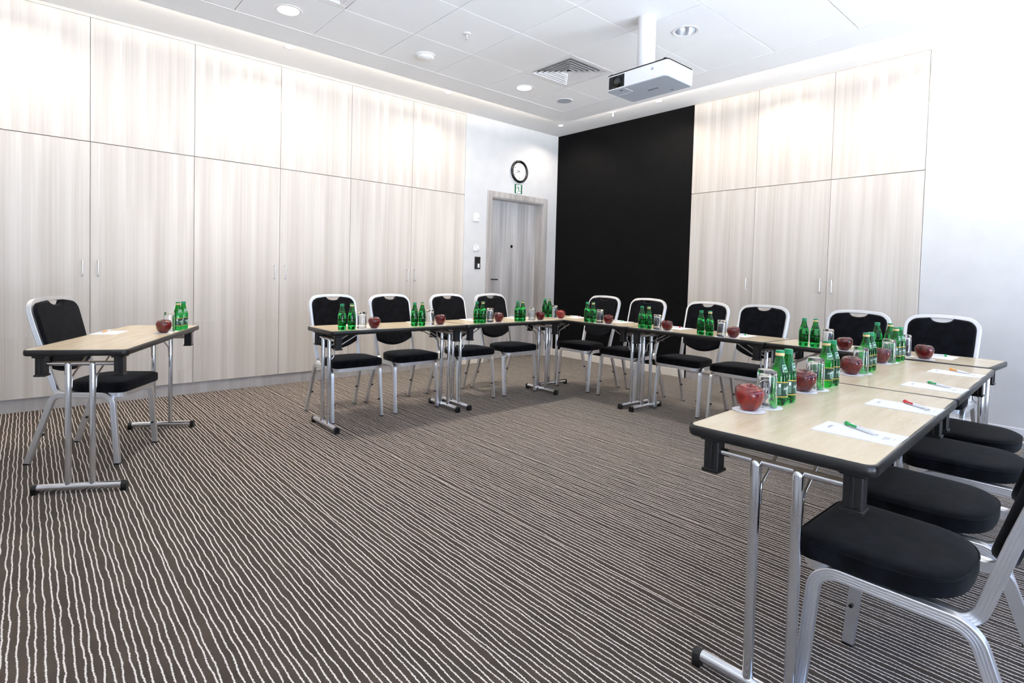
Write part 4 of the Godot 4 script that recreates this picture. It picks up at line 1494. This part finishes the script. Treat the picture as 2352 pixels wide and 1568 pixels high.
func place_settings() -> void:
	# seat phrase, face = direction the sitter looks from (label side), bottles (gold, green), glass, apple, sheet, sheet turn, pen, pen turn, colour
	var P := [
		["on the lone table", 2.4, Vector2(1.405, 5.16), Vector2(1.345, 5.115), Vector2(1.475, 5.222), Vector2(1.565, 5.27), Vector2(1.40, 5.54), deg_to_rad(153), Vector2(1.34, 5.55), deg_to_rad(153), "orange", 0],
		["cabinet row, fourth seat from door", -PI / 2, Vector2(1.888, 4.128), Vector2(1.886, 4.203), Vector2(1.863, 4.035), Vector2(1.885, 3.945), Vector2(1.62, 3.96), 0.0, Vector2(1.6, 3.95), 0.3, "orange", 0],
		["cabinet row, third seat from door", -PI / 2, Vector2(1.866, 3.508), Vector2(1.858, 3.574), Vector2(1.83, 3.405), Vector2(1.85, 3.318), Vector2(1.6, 3.36), 0.0, Vector2(1.6, 3.35), 0.3, "green", 0],
		["cabinet row, second seat from door", -PI / 2, Vector2(1.885, 2.892), Vector2(1.868, 2.946), Vector2(1.848, 2.779), Vector2(1.857, 2.683), Vector2(1.585, 2.77), 0.0, Vector2(1.54, 2.745), PI - 0.3, "orange", 0],
		["cabinet row, seat nearest door", -PI / 2, Vector2(1.89, 2.417), Vector2(1.886, 2.478), Vector2(1.85, 2.256), Vector2(1.872, 2.165), Vector2(1.58, 2.21), 0.0, Vector2(1.52, 2.2), PI - 0.2, "orange", 0],
		["back row, seat at door corner", PI, Vector2(1.64, 1.80), Vector2(1.574, 1.80), Vector2(1.705, 1.79), Vector2(1.822, 1.825), Vector2(1.80, 1.55), PI / 2, Vector2(1.73, 1.50), PI + 0.2, "red", 1],
		["back row, second seat from door corner", PI, Vector2(2.269, 1.862), Vector2(2.2, 1.866), Vector2(2.345, 1.855), Vector2(2.445, 1.858), Vector2(2.37, 1.56), PI / 2, Vector2(2.3, 1.53), PI + 0.2, "green", 0],
		["back row, third seat from door corner", PI, Vector2(2.897, 1.893), Vector2(2.831, 1.896), Vector2(2.986, 1.895), Vector2(3.075, 1.889), Vector2(3.02, 1.61), PI / 2, Vector2(2.95, 1.575), PI + 0.2, "red", 0],
		["back row, fourth seat from door corner", PI, Vector2(3.465, 1.926), Vector2(3.39, 1.922), Vector2(3.557, 1.918), Vector2(3.642, 1.908), Vector2(3.60, 1.68), PI / 2, Vector2(3.555, 1.64), PI + 0.2, "green", 0],
		["back row, fifth seat from door corner", PI, Vector2(4.215, 1.95), Vector2(4.147, 1.955), Vector2(4.285, 1.925), Vector2(4.386, 1.944), Vector2(4.28, 1.72), PI / 2, Vector2(4.22, 1.69), PI + 0.2, "green", 0],
		["back row, seat by plain white wall", PI, Vector2(4.606, 1.865), Vector2(4.54, 1.87), Vector2(4.685, 1.868), Vector2(4.8, 1.955), Vector2(4.83, 1.73), PI / 2, Vector2(4.8, 1.7), PI + 0.2, "green", 0],
		["row opposite cabinets, first seat from free end", PI / 2, Vector2(4.788, 3.915), Vector2(4.79, 3.848), Vector2(4.782, 3.995), Vector2(4.772, 4.103), Vector2(5.09, 4.104), deg_to_rad(0.5), Vector2(5.083, 4.073), -0.635, "green", 1],
		["row opposite cabinets, second seat from free end", PI / 2, Vector2(4.765, 3.404), Vector2(4.768, 3.342), Vector2(4.762, 3.505), Vector2(4.752, 3.6), Vector2(5.075, 3.575), deg_to_rad(1.0), Vector2(5.1, 3.538), -0.77, "red", 0],
		["row opposite cabinets, third seat from free end", PI / 2, Vector2(4.736, 2.789), Vector2(4.738, 2.727), Vector2(4.74, 2.873), Vector2(4.728, 2.963), Vector2(5.051, 3.01), deg_to_rad(-1.0), Vector2(5.056, 2.962), -0.755, "green", 0],
		["row opposite cabinets, fourth seat from free end", PI / 2, Vector2(4.718, 2.21), Vector2(4.722, 2.147), Vector2(4.71, 2.295), Vector2(4.7, 2.4), Vector2(5.026, 2.447), deg_to_rad(-1.0), Vector2(5.03, 2.398), -0.765, "orange", 0]]
	var gold: Node3D = null
	var green: Node3D = null
	var glass: Node3D = null
	var apples := [null, null]
	var doily: Node3D = null
	var sheet: Node3D = null
	var pens := {}
	var rng := RandomNumberGenerator.new()
	rng.seed = 12
	var col := {"green": M.pen_green, "red": M.pen_red, "orange": M.pen_orange}
	for s in P:
		var w: String = s[0]
		var up := func(p: Vector2, y: float) -> Vector3: return Vector3(p.x, y, p.y)
		var lab := "green water bottle, gold banded cap, " + w
		if gold == null:
			gold = make_bottle(lab, true)
			gold.position = up.call(s[2], TOP); gold.rotation.y = s[1]
		else:
			dup(gold, lab, up.call(s[2], TOP), s[1] + rng.randf_range(-0.3, 0.3))
		lab = "green water bottle, plain green cap, " + w
		if green == null:
			green = make_bottle(lab, false)
			green.position = up.call(s[3], TOP); green.rotation.y = s[1]
		else:
			dup(green, lab, up.call(s[3], TOP), s[1] + rng.randf_range(-0.3, 0.3))
		for k in 2:
			lab = "white doily under %s, %s" % ["upturned glass" if k == 0 else "apple", w]
			var at: Vector3 = up.call(s[4 + k], TOP + 0.0002 + (0.001 if k == 1 else 0.0))
			if doily == null:
				doily = make_doily(lab)
				doily.position = at
			else:
				dup(doily, lab, at, rng.randf() * TAU)
		lab = "clear drinking glass upturned on a doily, " + w
		if glass == null:
			glass = make_glass(lab)
			glass.position = up.call(s[4], TOP + 0.0012)
		else:
			dup(glass, lab, up.call(s[4], TOP + 0.0012), rng.randf() * TAU)
		var kind: int = s[11]
		lab = ("bright red" if kind == 1 else "dark red") + " apple on a doily, " + w
		var ap: Vector3 = up.call(s[5], TOP + 0.0022)
		if apples[kind] == null:
			apples[kind] = make_apple(lab, M.apple_bright if kind == 1 else M.apple)
			apples[kind].position = ap
			apples[kind].rotation.y = 0.6
		else:
			dup(apples[kind], lab, ap, rng.randf() * TAU)
		lab = "white note sheet with small print, " + w
		if sheet == null:
			sheet = make_sheet(lab)
			sheet.position = up.call(s[6], TOP); sheet.rotation.y = s[7]
		else:
			dup(sheet, lab, up.call(s[6], TOP), s[7])
		var c: String = s[10]
		lab = "white ballpoint pen with %s clip, %s" % [c, w]
		if not pens.has(c):
			pens[c] = make_pen(lab, col[c])
			pens[c].position = up.call(s[8], TOP + 0.0023); pens[c].rotation.y = s[9]
		else:
			dup(pens[c], lab, up.call(s[8], TOP + 0.0023), s[9])
